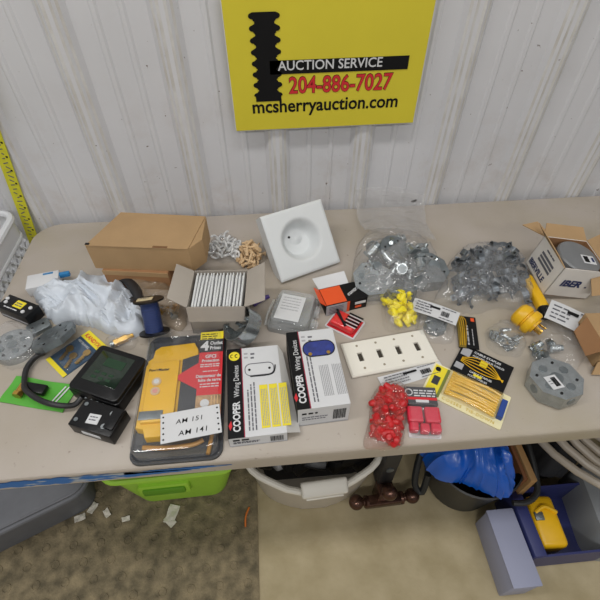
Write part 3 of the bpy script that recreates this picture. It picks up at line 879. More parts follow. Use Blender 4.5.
b.prism([(-.07, .122), (.02, .128), (.025, .108), (-.045, .108), (-.062, .098)], .005, .018, DGREY, bev=.002)
b.build('grey_body', t)
b = B()
for yy in (.024, .002):
    b.cyl((-.048, yy-.013, .0345), .0095, .003, mat('cream_plastic', (206, 180, 140), .4), 20); b.cyl((-.048, yy-.013, .0362), .0055, .001, WHITE if yy > .01 else mat('pink_plastic', (214, 150, 140), .4), 12)
b.build('reset_button', ab)
b = B(); b.box((-.050, -.064, .0350), (.046, .018, .002), ZINCD, bev=.0006); b.build('rating_plate', ab)
b = B(); b.text("Pow'rMaster", .0090, BLACK, (-.067, .037, .0345), bold=.03, sx=.9); b.build('maker_lettering', ab)
b = B(); rc = (.034, .084); z0 = .0325
b.box((.059, .018, .030), (.050, .232, .004), RED)
b.patch(.034, .112, .084, .133, z0+.0002, YPRINT); b.patch(.034, .078, .084, .112, z0+.0002, CGREY)
b.patch(.034, -.098, .084, -.028, z0+.0002, mat('photo_tan', (172, 140, 104), .5, var=.4, vscale=70))
b.add([(.034, .052, z0-.0005), (-.014, .020, z0-.0005), (.034, -.012, z0-.0005), (.034, .052, z0-.003), (-.014, .020, z0-.003), (.034, -.012, z0-.003)], [(0, 1, 2), (5, 4, 3), (0, 3, 4, 1), (1, 4, 5, 2)], RED)
b.text('4', .034, WHITE, (.0365, .083, z0+.0008), bold=.04)
b.text('Outlet', .0125, WHITE, (.056, .097, z0+.0008), bold=.03, sx=.8); b.text('Prises', .0125, WHITE, (.056, .084, z0+.0008), bold=.03, sx=.8)
b.text('GFCI', .012, WHITE, (.059, .062, z0+.0008), bold=.03, align='CENTER', sx=.9); b.text('Protection', .0095, WHITE, (.059, .052, z0+.0008), bold=.03, align='CENTER', sx=.9)
b.fine(.038, .045, .040, .0035, z0, WHITE, 3); b.fine(.038, .040, .040, .0035, z0, WHITE, 4); b.fine(.044, .028, .032, .003, z0, WHITE, 4)
b.text('Disjoncteur de', .0095, WHITE, (.082, .014, z0+.0008), bold=.03, align='RIGHT', sx=.9); b.text('fuite de terre', .0095, WHITE, (.082, .004, z0+.0008), bold=.03, align='RIGHT', sx=.9)
b.fine(.040, -.003, .038, .0035, z0, WHITE, 5); b.fine(.040, -.009, .038, .0035, z0, WHITE, 6)
for i in range(3): b.fine(.037, .125-i*.006, .034, .004, z0+.0003, BLACK, 7+i)
b.patch(.040, -.085, .056, -.056, z0+.0008, mat('photo_navy', (46, 52, 76), .5)); b.cyl((.052, -.046, z0+.0008), .009, .001, WHITE, 14); b.patch(.048, -.070, .066, -.060, z0+.001, mat('photo_grey', (150, 150, 160), .5))
for i in range(3): b.patch(.064+i*.006, -.095, .066+i*.006, -.03, z0+.0006, mat('photo_wood', (206, 170, 120), .5))
b.build('printed_card', t, smooth=0)
b = B(); b.push((.030, -.090, .0385), (0, 0, math.radians(7)))
b.box((0, 0, 0), (.112, .060, .0012), WHITE)
b.text('AM 151', .0135, BLACK, (-.028, .004, .0008), shear=.15, bold=.006, sx=1.1, spacing=1.1); b.text('AM 141', .0145, BLACK, (-.024, -.021, .0008), shear=.15, bold=.006, sx=1.1, spacing=1.1)
for s in (-.051, .051):
    for k in range(5): b.cyl((s, -.023+k*.0115, .0007), .0019, .0006, BLACK, 8)
b.pop(); o = b.build('lot_tag', t, smooth=0); o['label'] = 'white punched tag with handwritten AM numbers'
b = B(); b.tube([(x, y, .005) for x, y in rrect(w-.004, d-.004, .022, 5)], .003, BLISTER, 8, smooth=False, closed=True)
b.prism(rrect(w-.014, d-.014, .020, 6), .006, .0375, BLISTER, bev=.006); b.build('clear_shell', t)
b = B(); b.tube([(-.062, -.118, .012), (-.02, -.122, .012), (.03, -.120, .012), (.05, -.112, .012)], .0045, mat('amber_plastic', (176, 128, 56), .4), 10)
b.tube([(.06, -.14, .010), (.066, -.10, .010), (.070, -.04, .010)], .004, MATS['amber_plastic'], 8); b.build('coiled_wire', t)

# ---- two white printed cartons
MAG = mat('magenta_line', (150, 30, 62), .5)
def carton(name, label, q, h, strip, kind):
    t = thing(name, label, 'box', (q[0], q[1], TT), q[2]); w, d = q[3], q[4]; z = h
    b = B(); b.box((0, 0, h/2), (w, d, h), WHITE, bev=.0012)
    b.patch(-w/2, -d/2, -w/2+strip, d/2, z, BLACK); b.box((-w/2, 0, h/2), (.0008, d-.002, h-.002), BLACK)
    b.patch(-w/2+strip, -d/2, -w/2+strip+.0018, d/2, z, MAG)
    fx = -w/2+strip*.78
    b.text('COOPER', .019, WHITE, (fx, -d/2+.012, z+.0008), rz=PI/2, bold=.035, sx=.84)
    b.text('Wiring Devices', .0155, WHITE, (fx, -d/2+.086, z+.0008), rz=PI/2, sx=.78, bold=.004)
    b.prism([(fx-.019, -d/2+.016), (fx-.022, -d/2+.026), (fx-.017, -d/2+.036), (fx-.015, -d/2+.024)], z+.0004, z+.001, RED)
    b.st.append(b.M.copy()); b.M = b.M @ Matrix.Translation((0, 0, 0)) @ Matrix.Rotation(PI/2, 4, 'Z')
    # in this turned frame x runs away from the viewer, y runs to the left
    tx = w/2-strip
    for i, L_ in enumerate((.088, .10, .105) if kind == 1 else (.11, .12)):
        b.fine(-d/2+.012, tx-.012-i*.0065, L_, .0042, z+.0004, INK, i+kind)
    if kind == 1:
        for i in range(3):
            y1 = tx-.034-i*.0195; b.patch(-d/2+.014, y1-.0165, -d/2+.108, y1, z+.0006, YPRINT)
            for k in range(4): b.fine(-d/2+.018, y1-.0045-k*.0032, .080, .0022, z+.0012, LINK, k+i)
    else:
        for i in range(2):
            for k in range(6): b.fine(-d/2+.022, -.006-i*.026-k*.0034, .070, .0022, z+.0006, LINK, k+i)
    b.pop()
    for i in range(2):
        b.fine(-w/2+strip+.006, d/2-.018-i*.010, .008, .006, z+.0004, LINK, i); b.fine(-w/2+strip+.020, d/2-.020-i*.010, .009, .006, z+.0004, INK, i)
    # front end print
    b.st.append(b.M.copy()); b.M = b.M @ Matrix.Translation((0, -d/2, 0)) @ Matrix.Rotation(PI/2, 4, 'X')
    b.fine(-w/2+.008, h*.68, .030, .0075, .0006, BLACK, 5)
    b.fine(-w/2+.008, h*.48, .050, .0028, .0006, INK, 6); b.fine(-w/2+.008, h*.36, .046, .0028, .0006, INK, 7)
    b.bars(w/2-.032, h*.22, .026, h*.55, .0006, BLACK, 5, 12)
    b.patch(-w/2, h*.0+.001, w/2, h*.06+.001, .0004, LINK)
    b.pop()
    b.build('carton', t, smooth=0)
    return t, w, d, z
q = rect((223.5, 350), (276, 345), (289, 432), (232, 439), TT+.034)
t, w, d, z = carton('wiring_device_carton', 'white carton with three yellow stickers and black side stripe', q, .034, .030, 1)
b = B(); b.cyl((-w/2+.0155, d/2-.020, z+.0006), .0115, .001, YPRINT, 24)
for s in (-1, 1): b.tube([(-w/2+.0155+s*.0048+.003*math.cos(a), d/2-.020+.0038*math.sin(a), z+.0012) for a in [x*.6+1 for x in range(8)]], .0009, BLACK, 5)
b.build('round_emblem', t, smooth=0)
b = B(); cx, cy = .012, d/2-.058
b.tube([(cx+x, cy+y, z+.0006) for x, y in rrect(.060, .029, .012, 5)], .0008, INK, 5, smooth=False, closed=True)
b.tube([(cx-.020, cy-.0165, z+.0007), (cx+.018, cy-.0165, z+.0007), (cx+.030, cy-.010, z+.0007), (cx+.0335, cy+.006, z+.0007)], .0014, BLACK, 5)
for s in (-.021, .021): b.cyl((cx+s, cy, z+.0006), .0026, .001, BLACK, 12)
b.build('plate_drawing', t, smooth=0)
flap('flap', [(w/2, d/2, z), (w/2, -d/2, z), (w/2+.026, -d/2+.008, z-.022), (w/2+.010, d/2-.020, z-.005)], t, mat('card_inside', (196, 194, 190), .8))
q = rect((285, 333), (331, 328), (352.5, 403), (299, 410), TT+.066)
t, w, d, z = carton('wiring_device_carton', 'taller white carton with dark blue oval plate window', q, .066, .024, 2)
b = B(); cx, cy = .012, d/2-.050
b.prism([(cx+x, cy+y) for x, y in rrect(.064, .036, .0175, 8)], z+.0002, z+.0012, mat('blue_oval', (30, 48, 128), .18, coat=.6, var=.3, vscale=60))
b.tube([(cx+x, cy+y, z+.0010) for x, y in rrect(.066, .038, .0185, 8)], .0012, BLACK, 5, smooth=False, closed=True)
for s in (-.02, .018): b.cyl((cx+s, cy-.013, z+.0014), .004, .0014, BRASS, 10)
b.build('plate_window', t)

# ---- four gang plate + label beneath
IV = mat('ivory_plastic', (232, 228, 217), .35, var=.01)
q = rect((340, 345), (420, 329), (442, 361), (353, 376), TT+.008)
t = thing('switch_plate', 'ivory four gang toggle switch wall plate lying flat', 'switch plate', (q[0], q[1], TT+.003), q[2])
w, d = q[3], q[4]
b = B()
holes = [-.0665, -.022, .022, .0665]
hw_, hh_ = .0055, .0115
xs = [-w/2+.003]+[v for h_ in holes for v in (h_-hw_, h_+hw_)]+[w/2-.003]; ys = [-d/2+.003, -hh_, hh_, d/2-.003]
vs = []; fs = []
for y in ys:
    for x in xs: vs.append((x, y, .0075))
nx = len(xs)
for j in range(3):
    for i in range(nx-1):
        if j == 1 and i % 2 == 1: continue
        fs.append((j*nx+i, j*nx+i+1, (j+1)*nx+i+1, (j+1)*nx+i))
k0 = len(vs)
for x, y in ((-w/2, -d/2), (w/2, -d/2), (w/2, d/2), (-w/2, d/2)): vs += [(x, y, .004), (x, y, 0)]
cr = [0, nx-1, 3*nx+nx-1, 3*nx]
for i in range(4):
    j = (i+1) % 4; fs += [(cr[i], k0+2*i, k0+2*j, cr[j]), (k0+2*i, k0+2*i+1, k0+2*j+1, k0+2*j)]
for h_ in range(4):
    i = 1+2*h_; a = [nx+i, nx+i+1, 2*nx+i+1, 2*nx+i]; k = len(vs)
    vs += [(vs[q_][0], vs[q_][1], .002) for q_ in a]
    for e in range(4): f_ = (e+1) % 4; fs.append((a[e], a[f_], k+f_, k+e))
b.add(vs, fs, IV); b.build('plate', t, smooth=0)
for h_ in holes:
    b = B(); b.box((h_, 0, .0012), (.013, .025, .0012), mat('dark_slot_shade', (60, 54, 46), .8)); b.build('slot_shade', t)  # dark sheet under each slot, coloured to stand in for its shade
b = B()
for h_ in holes:
    for s in (-.030, .030): b.cyl((h_, s, .0077), .0028, .0006, mat('ivory_hole', (150, 140, 120), .6), 12)
b.build('screw_hole', t)
def wlabel(label, qd, z, seed, extra=0.0, rx=0, name='barcode_card', slot=True):
    q = rect(*qd, z)
    t = thing(name, label, 'package label', (q[0], q[1], z), q[2], rot=(rx, 0, q[2])); w, d = q[3]+extra, q[4]
    b = B(); b.sheet(lambda u, v: ((u-.5)*w, (v-.5)*d, .0015+.0015*math.sin(u*5+seed)), 16, 3, WHITE, .001)
    b.build('card', t)
    b = B()
    if slot: b.prism([(x-.002, y+d*.20) for x, y in rrect(w*.22, d*.14, .002, 3)], .0030, .0040, BLACK)
    b.bars(w*.14, -d*.22, w*.16, d*.34, .0037, BLACK, seed, 11); 
    for i in range(4): b.fine(-w*.42, -d*.35+i*d*.2, w*.36, d*.09, .0037, INK, seed+i)
    for i in range(2): b.fine(w*.12, -d*.42+i*d*.75, w*.30, d*.07, .0037, INK, seed+9+i)
    b.build('print', t, smooth=0)
    return t
wlabel('white printed header card sticking out below the ivory switch plate', ((377, 377), (440, 361), (444, 372), (384, 391)), TT+.0005, 3)
wlabel('white barcode header card just behind the ivory switch plate', ((414, 298), (459, 312), (457, 327), (411, 309)), TT+.030, 5)
wlabel('white barcode header card near the right edge by the torn carton', ((554, 301), (603, 322), (592, 338), (541, 317)), TT+.030, 7)
b = B(); blob(b, [(412, 308), (432, 308), (456, 326), (452, 345), (430, 344), (416, 334)], .026, POLY, seg=60, rings=16, fold=.008, fsc=35, seed=41)
tag(b.build('clear_bag', smooth=60), 'clear bag of grey parts behind the ivory switch plate', 'bag')
octbox('cable_box', 'grey steel fitting in the clear bag behind the ivory plate', .026, .020, (.1, 0, .3), tuple(P(434, 328)), m=ZINCD)
b = B(); blob(b, [(545, 318), (575, 325), (600, 342), (588, 352), (574, 376), (545, 372), (528, 358), (532, 338)], .022, POLY, seg=60, rings=16, fold=.008, fsc=30, seed=42)
tag(b.build('clear_bag', smooth=60), 'clear bag of small steel fittings beside the torn brown carton', 'bag')
b = B(); blob(b, [(371, 450), (361, 449), (368, 425), (371, 398), (380, 384), (396, 382), (409, 389), (408, 405), (403, 445), (398, 450)], .032, clear('rosy_polythene', tint=(190, 120, 100), body=.10, gloss=.10, bump=1.0, bscale=45), seg=80, rings=20, fold=.008, fsc=28, seed=43)
tag(b.build('clear_bag', smooth=60), 'clear bag packed with red connectors near the table front edge', 'bag')

# ---- bolts and locknuts
def locknut():
    b = B(); n = 24; pr_ = []
    for i in range(n):
        k = 1.18 if (i % 6) < 2 else 1.0; pr_.append(k)
    o = [(.012*pr_[i]*math.cos(2*PI*i/n), .012*pr_[i]*math.sin(2*PI*i/n)) for i in range(n)]; ii = ngon(n, .0078)
    vs = [(x, y, 0) for x, y in o]+[(x, y, .004) for x, y in o]+[(x, y, .004) for x, y in ii]+[(x, y, 0) for x, y in ii]
    fs = []
    for i in range(n):
        j = (i+1) % n
        for k in range(4): fs.append((k*n+i, k*n+j, ((k+1) % 4)*n+j, ((k+1) % 4)*n+i))
    b.add(vs, fs, ZINC); return b.build('locknut')
def conn():
    t = bpy.data.objects.new('cable_connector', None); COL.objects.link(t)
    b = B(); b.cyl((0, 0, 0), .010, .022, ZINC, 16, ax='x'); b.cyl((.002, 0, .010), .004, .012, ZINC, 10); b.cyl((-.013, 0, 0), .008, .010, ZINCD, 16, ax='x'); b.build('connector_body', t)
    b = B(); b.cyl((.0125, 0, 0), .0135, .005, ZINCD, 6, ax='x'); b.build('ring_nut', t)
    return t
ln = locknut(); cn = conn()
def heap(proto, n, px, H, seed, size, label, cat, group, sc=1.0, tilt=.9, first=False, zoff=0):
    for i, (x, y, z) in enumerate(scatter(n, px, H, seed, size=size)):
        r = random.Random(seed*100+i); rot = (r.uniform(-tilt, tilt), r.uniform(-tilt, tilt), r.uniform(0, 6.28))
        if i == 0 and first: o = proto; o.location = (x, y, z+zoff); o.rotation_euler = rot; o.scale = (sc,)*3
        else: o = dup(proto, (x, y, z+zoff), rot, scale=sc)
        tag(o, label, cat, group)
heap(ln, 13, [(488, 334), (500, 326), (514, 332), (520, 344), (510, 352), (492, 348)], .024, 51, .018, 'zinc locknut in the loose clear-bagged cluster beside the yellow plug', 'locknut', 'locknuts in the cluster by the yellow plug', first=True)
b = B(); blob(b, [(484, 332), (500, 322), (518, 330), (526, 346), (520, 358), (498, 356), (486, 348)], .030, POLY, seg=60, rings=14, fold=.007, fsc=40, seed=44)
tag(b.build('clear_bag', smooth=60), 'clear bag of zinc locknuts left of the yellow plug', 'bag')
heap(cn, 7, [(532, 346), (545, 338), (558, 346), (562, 362), (548, 366), (534, 360)], .020, 52, .026, 'small zinc cable connector in the cluster behind the big octagon box', 'connector', 'connectors behind the big octagon box', first=True, sc=.85)

# ---- big octagon box right
octbox('octagon_box', 'big steel octagon box with a barcode sticker near the right front', .0535, .034, (math.radians(-4), 0, .22), tuple(P(550, 388)+Vector((0, 0, .003))), sticker=True)

# ---- yellow plug
a0 = P(519, 326); a1 = P(538, 339)
an = math.atan2(a1.y-a0.y, a1.x-a0.x)
t = thing('locking_plug', 'chunky round yellow twist lock plug lying on its side', 'plug', (a0.x+.002, a0.y, TT+.031), rot=(0, math.radians(8), an))
t.scale = (.86,)*3
b = B(); b.push((0, 0, 0), (0, PI/2, 0))
b.lathe([(0, -.026), (.022, -.026), (.029, -.020), (.032, -.008), (.0315, .002), (.027, .004), (.027, .008), (.0335, .010), (.0345, .024), (.031, .030), (.0, .030)], YEL, 36); b.pop(); b.build('plug_body', t)
b = B(); b.push((0, 0, 0), (0, PI/2, 0)); b.lathe([(0, .030), (.022, .030), (.021, .036), (0, .036)], YEL, 30); b.pop(); b.build('plug_face', t)
for i in range(3):
    b = B(); a = i*2.1+.4; b.push((.046, .011*math.cos(a), .011*math.sin(a)), (a, 0, 0)); b.box((0, 0, 0), (.020, .0018, .009), BRASS, bev=.0005); b.box((.008, .0, .004), (.006, .0018, .006), BRASS); b.pop(); b.build('prong', t)

# ---- yellow handled knife
a0 = P(524, 281); a1 = P(545, 319); an = math.atan2(a1.y-a0.y, a1.x-a0.x); L_ = (a1-a0).length
t = thing('utility_knife', 'yellow handled tool with a black end beside the printed open carton', 'knife', (a0.x, a0.y, TT+.001), an)
b = B(); b.box((L_*.42, 0, .012), (L_*.86, .026, .024), YEL, bev=.007, seg=3); b.build('handle', t)
b = B(); b.box((L_*.92, 0, .012), (.036, .030, .026), BPLAST, bev=.010, seg=3); b.cyl((L_*.93, 0, .0255), .005, .002, DGREY, 12); b.build('black_end', t)

# ---- steel clips bag (second heap)
def strap():
    b = B(); pts = []
    for i in range(13):
        a = PI*i/12; pts.append((.013*math.cos(a), .013*math.sin(a)))
    prof_ = [(.024, 0), (.013, 0)]+pts[1:-1]+[(-.013, 0), (-.024, 0)]
    t_ = .0016; hw2 = .006; vs = []
    for i, (x, z) in enumerate(prof_):
        r = math.hypot(x, z); k = (r+t_)/r if 1 < i < len(prof_)-2 else 1; dz = t_ if not (1 < i < len(prof_)-2) else 0
        for (xx, zz) in ((x, z), (x*k, z*k+dz)):
            for s in (-1, 1): vs.append((xx, s*hw2, zz))
    fs = []
    for i in range(len(prof_)-1):
        a = i*4; c = a+4
        fs += [(a, a+1, c+1, c), (a+2, c+2, c+3, a+3), (a, c, c+2, a+2), (a+1, a+3, c+3, c+1)]
    fs += [(0, 2, 3, 1), tuple(len(vs)-4+k for k in (0, 1, 3, 2))]
    b.add(vs, fs, mat('strap_steel', (112, 118, 124), .35, metal=.7, var=.2, vscale=40)); b.cyl((.0195, 0, .0017), .0028, .0012, HOLE, 8); b.cyl((-.0195, 0, .0017), .0028, .0012, HOLE, 8)
    return b.build('pipe_strap')
stp = strap()
fp2 = [(447, 272), (458, 258), (475, 251), (500, 251), (516, 258), (524, 280), (528, 300), (514, 308), (496, 303), (472, 310), (450, 306), (446, 290)]
heap(stp, 85, fp2, .036, 61, .023, 'zinc pipe strap in the full bag beside the printed open carton', 'pipe strap', 'pipe straps in the full clear bag', first=True, tilt=1.3, zoff=.005, sc=1.2)
b = B(); blob(b, [(442, 276), (450, 262), (462, 251), (480, 247), (505, 248), (522, 262), (530, 290), (531, 305), (516, 312), (498, 308), (474, 316), (450, 310), (430, 306), (440, 290)], .056, clear('shiny_polythene', body=.11, gloss=.12, bump=1.0, bscale=35, dist=.006), seg=100, rings=26, fold=.008, fsc=28, seed=45, edge=.42, power=3)
tag(b.build('clear_bag', smooth=60), 'full clear bag of zinc pipe straps left of the printed open carton', 'bag')

# ---- big clear bag with fittings
big = clear('big_bag_film', tint=(222, 220, 220), body=.15, gloss=.10, bump=.9, bscale=22, dist=.008)
octbox('steel_outlet_box', 'round steel box seen at the back of the big clear bag', .048, .040, (math.radians(25), math.radians(15), .3), tuple(P(388, 266)+Vector((0, .01, .018))), m=ZINCD, round_=True)
octbox('steel_outlet_box', 'steel octagon box at the left inside the big clear bag', .050, .040, (math.radians(10), math.radians(-12), .8), tuple(P(370, 288)+Vector((0, 0, .008))), m=ZINC)
octbox('steel_outlet_box', 'pale steel octagon box at the right inside the big clear bag', .052, .040, (math.radians(8), math.radians(6), .1), tuple(P(424, 278)+Vector((0, 0, .004))), m=ZINCD)
octbox('steel_outlet_box', 'steel octagon box lowest in front inside the big clear bag', .046, .034, (math.radians(-6), math.radians(4), .5), tuple(P(398, 294)+Vector((0, 0, .002))), m=ZINC)
heap(cn, 16, [(360, 262), (384, 244), (424, 256), (440, 276), (432, 292), (372, 296), (356, 284)], .046, 63, .030, 'zinc conduit connector inside the big clear bag', 'connector', 'conduit connectors in the big clear bag', sc=1.35, zoff=.02)
foot = [(352, 272), (356, 250), (366, 236), (392, 236), (420, 243), (436, 258), (446, 280), (448, 297), (430, 302), (395, 303), (365, 306), (350, 296)]
b = B(); blob(b, foot, .062, big, seg=110, rings=34, fold=.020, fsc=12, st=1.6, seed=46, edge=.5, power=2.6)
# empty neck of the bag, running back over the table and up the wall
pl = [P(362, 245)+Vector((0, 0, .055)), P(357, 225)+Vector((0, 0, .022)), P(356, 212)+Vector((0, 0, .012)), PY(355, 188, WY-.03)]
prt = [P(432, 256)+Vector((0, 0, .055)), P(424, 228)+Vector((0, 0, .022)), P(424, 210)+Vector((0, 0, .012)), PY(424, 194, WY-.03)]
def neck(off):
    def fn(u, v):
        k = v*3; i = min(2, int(k)); f = k-i
        a = pl[i].lerp(pl[i+1], f); c = prt[i].lerp(prt[i+1], f); p = a.lerp(c, u)
        w_ = .012*folds((u*.3+v*.1, v*.2), 14, 5)*math.sin(u*PI)
        return (p.x+.004*noise.noise(Vector((v*9, u*3, 0))), p.y-(.006+w_*.5 if v > .8 else 0), p.z+abs(w_)*.6+off*math.sin(u*PI))
    return fn
b.sheet(neck(.016), 40, 40, big); b.sheet(neck(.0), 24, 24, big)
tag(b.build('clear_bag', smooth=60), 'big clear bag of steel boxes and connectors leaning to the wall', 'bag')
b = B(); p_ = PY(414, 201, 1.085); b.push(tuple(p_), (.8, .4, .5)); b.box((0, 0, 0), (.006, .006, .018), BLACK, bev=.002); b.pop()
tag(b.build('bag_clip'), 'tiny black clip caught on the neck of the big clear bag', 'clip')

# ---- yellow wire nuts
YN = mat('bright_yellow_nut', (240, 222, 40), .4)
t = bpy.data.objects.new('wire_connector', None); COL.objects.link(t)
b = B(); b.lathe([(0, 0), (.0078, 0), (.0082, .004), (.0062, .014), (.004, .020), (0, .021)], YN, 12); b.build('cone', t)
b = B()
for s in (-1, 1): b.box((s*.009, 0, .005), (.006, .0025, .009), YN, bev=.001)
b.build('wings', t)
fpy = [(386, 301), (396, 296), (410, 298), (415, 312), (414, 326), (402, 329), (388, 327), (385, 314)]
heap(t, 46, fpy, .034, 71, .015, 'bright yellow winged wire connector in the bagged heap behind the ivory plate', 'wire connector', 'yellow wire connectors in a clear bag', first=True, tilt=1.5, zoff=.002)
b = B(); blob(b, [(382, 300), (392, 290), (412, 291), (420, 312), (418, 332), (400, 334), (384, 332), (381, 314)], .042, BLISTER, seg=60, rings=16, fold=.006, fsc=40, seed=47, edge=.4, power=3)
tag(b.build('clear_bag', smooth=60), 'clear bag holding the yellow wire connectors', 'bag')

# ---- red connectors in bag
RP = mat('red_connector_plastic', (188, 30, 34), .35, var=.25, vscale=25)
t = bpy.data.objects.new('red_wire_connector', None); COL.objects.link(t)
b = B(); b.lathe([(0, 0), (.0105, 0), (.0110, .006), (.0085, .018), (.0055, .026), (0, .027)], RP, 14); b.build('cone', t)
b = B()
for s in (-1, 1): b.box((s*.012, 0, .007), (.008, .004, .012), RP, bev=.001)
b.build('wings', t)
heap(t, 85, [(374, 443), (374, 412), (379, 396), (388, 389), (402, 391), (404, 402), (400, 420), (398, 444), (388, 446)], .022, 72, .015, 'red plastic wire connector in the long clear bag at the table front', 'wire connector', 'red wire connectors in the long clear bag', first=True, tilt=1.5, zoff=.001, sc=.86)

# ---- red carded blister with four red blocks
q = rect((409, 390), (437, 392), (438, 438), (403, 437), TT+.002)
t = thing('red_connector_pack', 'carded pack of red parts with grey header at front edge', 'package', (q[0], q[1], TT), q[2])
w, d = q[3], q[4]
b = B(); b.prism(rrect(w, d, .003, 3), 0, .002, WHITE)
b.patch(-w/2, d/2-.040, w/2, d/2, .0152, mat('header_grey', (74, 74, 78), .5)); b.box((0, d/2-.020, .008), (w, .040, .014), MATS['header_grey'])
b.patch(-w/2, d/2-.030, w/2, d/2-.024, .0156, RED); b.patch(-.012, d/2-.036, .014, d/2-.030, .016, WHITE)
for i in range(3): b.fine(-.014, d/2-.010-i*.006, .044, .0045, .0156, WHITE, i)
b.tube([(-.024+.007*math.cos(a), d/2-.013+.007*math.sin(a), .0156) for a in [x*PI/5 for x in range(10)]], .0012, WHITE, 5, closed=True)
b.build('card', t, smooth=0)
RB = mat('crimson_plastic', (210, 38, 66), .35, coat=.4)
for i, (x, y, sx_, sy_) in enumerate(((-.017, -.010, .030, .034), (.017, -.010, .030, .034), (-.022, -.036, .018, .018), (-.001, -.038, .018, .018), (.020, -.037, .020, .018))):
    b = B(); b.box((x, y, .011), (sx_, sy_, .018), RB, bev=.004, seg=3); b.build('red_block', t)
b = B(); b.box((0, -.020, .013), (w-.006, .066, .022), BLISTER, bev=.005, seg=3); b.build('blister', t)

# ---- cards: cable ties
def curvy(b, x0, x1, y, amp, z, m, n=3, w=.0012):
    for k in range(n):
        b.tube([(x0, y, z), (x0+(x1-x0)*.3, y+amp*(k-n/2+.5)/n*2, z+.001), (x0+(x1-x0)*.7, y+amp*(k-n/2+.5)/n*1.6, z+.001), (x1, y, z)], w, m, 6)
q = rect((462, 316), (479.5, 319), (475, 348), (453, 346), TT+.008)
t = thing('cable_staple_packet', 'narrow black card of yellow staples behind the larger black card', 'package', (q[0], q[1], TT+.006), q[2])
w, d = q[3], q[4]
b = B(); b.box((0, 0, .001), (w, d, .002), BLACK); b.patch(-w/2, -d/2, -w/2+.016, d/2, .0024, mat('olive_print', (120, 100, 30), .5)); b.patch(w/2-.012, d/2-.014, w/2-.004, d/2-.004, .0024, ORANGE)
b.st.append(b.M.copy()); b.M = b.M @ Matrix.Rotation(PI/2, 4, 'Z'); b.fine(-d*.4, -.002, d*.6, .006, .0024, LINK, 3); b.fine(-d*.4, -.012, d*.5, .003, .0024, LINK, 5); b.pop()
b.build('card', t, smooth=0)
for i in range(4):
    b = B(); x = -w/2+.003+i*.0038; b.tube([(x, -d*.45, .004), (x+.003, -d*.1, .006), (x+.001+.0015*i, d*.3, .005), (x-.002+.001*i, d*.45, .004)], .0007, YEL, 6); b.build('cable_tie', t)
q = rect((463, 344), (515, 368), (501, 395), (450, 369), TT+.004)
t = thing('cable_staple_packet', 'wide black card printed with yellow wires and white lettering', 'package', (q[0], q[1], TT+.001), q[2])
w, d = q[3], q[4]
b = B(); b.box((0, 0, .002), (w, d, .004), BLACK)
b.patch(-w/2+.004, d/2-.030, -w/2+.024, d/2-.008, .0044, LINK); b.patch(-w/2+.004, -d/2+.012, -w/2+.022, -d/2+.028, .0044, LINK)
b.text('CABLE STAPLES', .0078, WHITE, (-.028, d/2-.012, .0046), bold=.03, sx=1.1); b.text('AGRAFES POUR CABLES', .0072, WHITE, (-.028, d/2-.022, .0046), bold=.02, sx=.9)
b.text('CABLE STAPLES', .0070, WHITE, (-.020, -d/2+.016, .0046), bold=.03); b.text('POUR CABLES', .0066, WHITE, (-.020, -d/2+.006, .0046), bold=.02)
b.patch(-.008, .004, .008, .018, .0046, YPRINT); b.patch(-.010, -.030, .008, -.024, .0046, YPRINT)
b.build('card', t, smooth=0)
for k in range(5):
    b = B(); am = (k-2)*.0078
    b.tube([(-w*.40, -.002+am*.3, .0055), (-w*.15, am, .0065+.0004*k), (w*.15, am*.9-.002, .0065+.0004*k), (w*.42, -.010-am*.2, .0055)], .0009, YEL, 6); b.build('wire_staple', t)

# ---- yellow tie pack
q = rect((435, 363), (511, 397), (500, 431), (421, 391), TT+.002)
t = thing('cable_tie_pack', 'clear fronted pack of amber yellow parts on a pale card', 'package', (q[0], q[1], TT+.0005), q[2])
w, d = q[3], q[4]
CR = mat('cream_card', (232, 224, 180), .5)
b = B(); b.prism(rrect(w, d, .003, 3), 0, .003, CR)
b.patch(-w/2+.004, -d/2+.004, -w/2+.030, d/2-.004, .0034, YPRINT); b.patch(-w/2+.030, -d/2+.004, -w/2+.036, d/2-.004, .0034, mat('olive_stripe', (120, 132, 60), .5))
b.patch(w/2-.016, -d/2+.020, w/2-.005, d/2-.022, .0150, mat('blue_stripe', (32, 66, 140), .5)); b.box((w/2-.010, -.001, .008), (.011, d-.042, .013), MATS['blue_stripe'])
b.cyl((-w/2+.012, d/2-.014, .0036), .006, .001, BLACK, 16); b.patch(-w/2+.010, -.012, -w/2+.024, .010, .004, DGREY)
b.text('COSSES', .010, mat('gold_letter', (196, 170, 60), .5), (-.040, -d/2+.005, .0036), bold=.02, spacing=1.3)
b.text('TIE-DOWN', .010, MATS['gold_letter'], (.010, -d/2+.005, .0036), bold=.02, spacing=1.2)
b.build('card', t, smooth=0)
AM = mat('amber_tie', (226, 180, 50), .35, coat=.3, var=.12, vscale=60)
for i in range(9):
    b = B(); y = (-.026+i*.0076)*d/.098; x0 = -w/2+.042; x1 = w/2-.020; r_ = random.Random(i)
    b.tube([(x0, y, .008), (x0+.03, y+r_.uniform(-.003, .003), .011), (x1-.03, y+r_.uniform(-.003, .003), .010), (x1, y, .008)], .0034, AM, 8, flat=.8); b.box((x0+.004, y, .010), (.009, .006, .007), AM, bev=.001)
    b.build('plastic_tie', t)
b = B(); b.box((.010, .003, .010), (w-.052, d-.022, .015), clear('amber_blister', tint=(235, 205, 120), body=.15, gloss=.08, bump=.4, bscale=60), bev=.004, seg=3); b.build('blister', t)

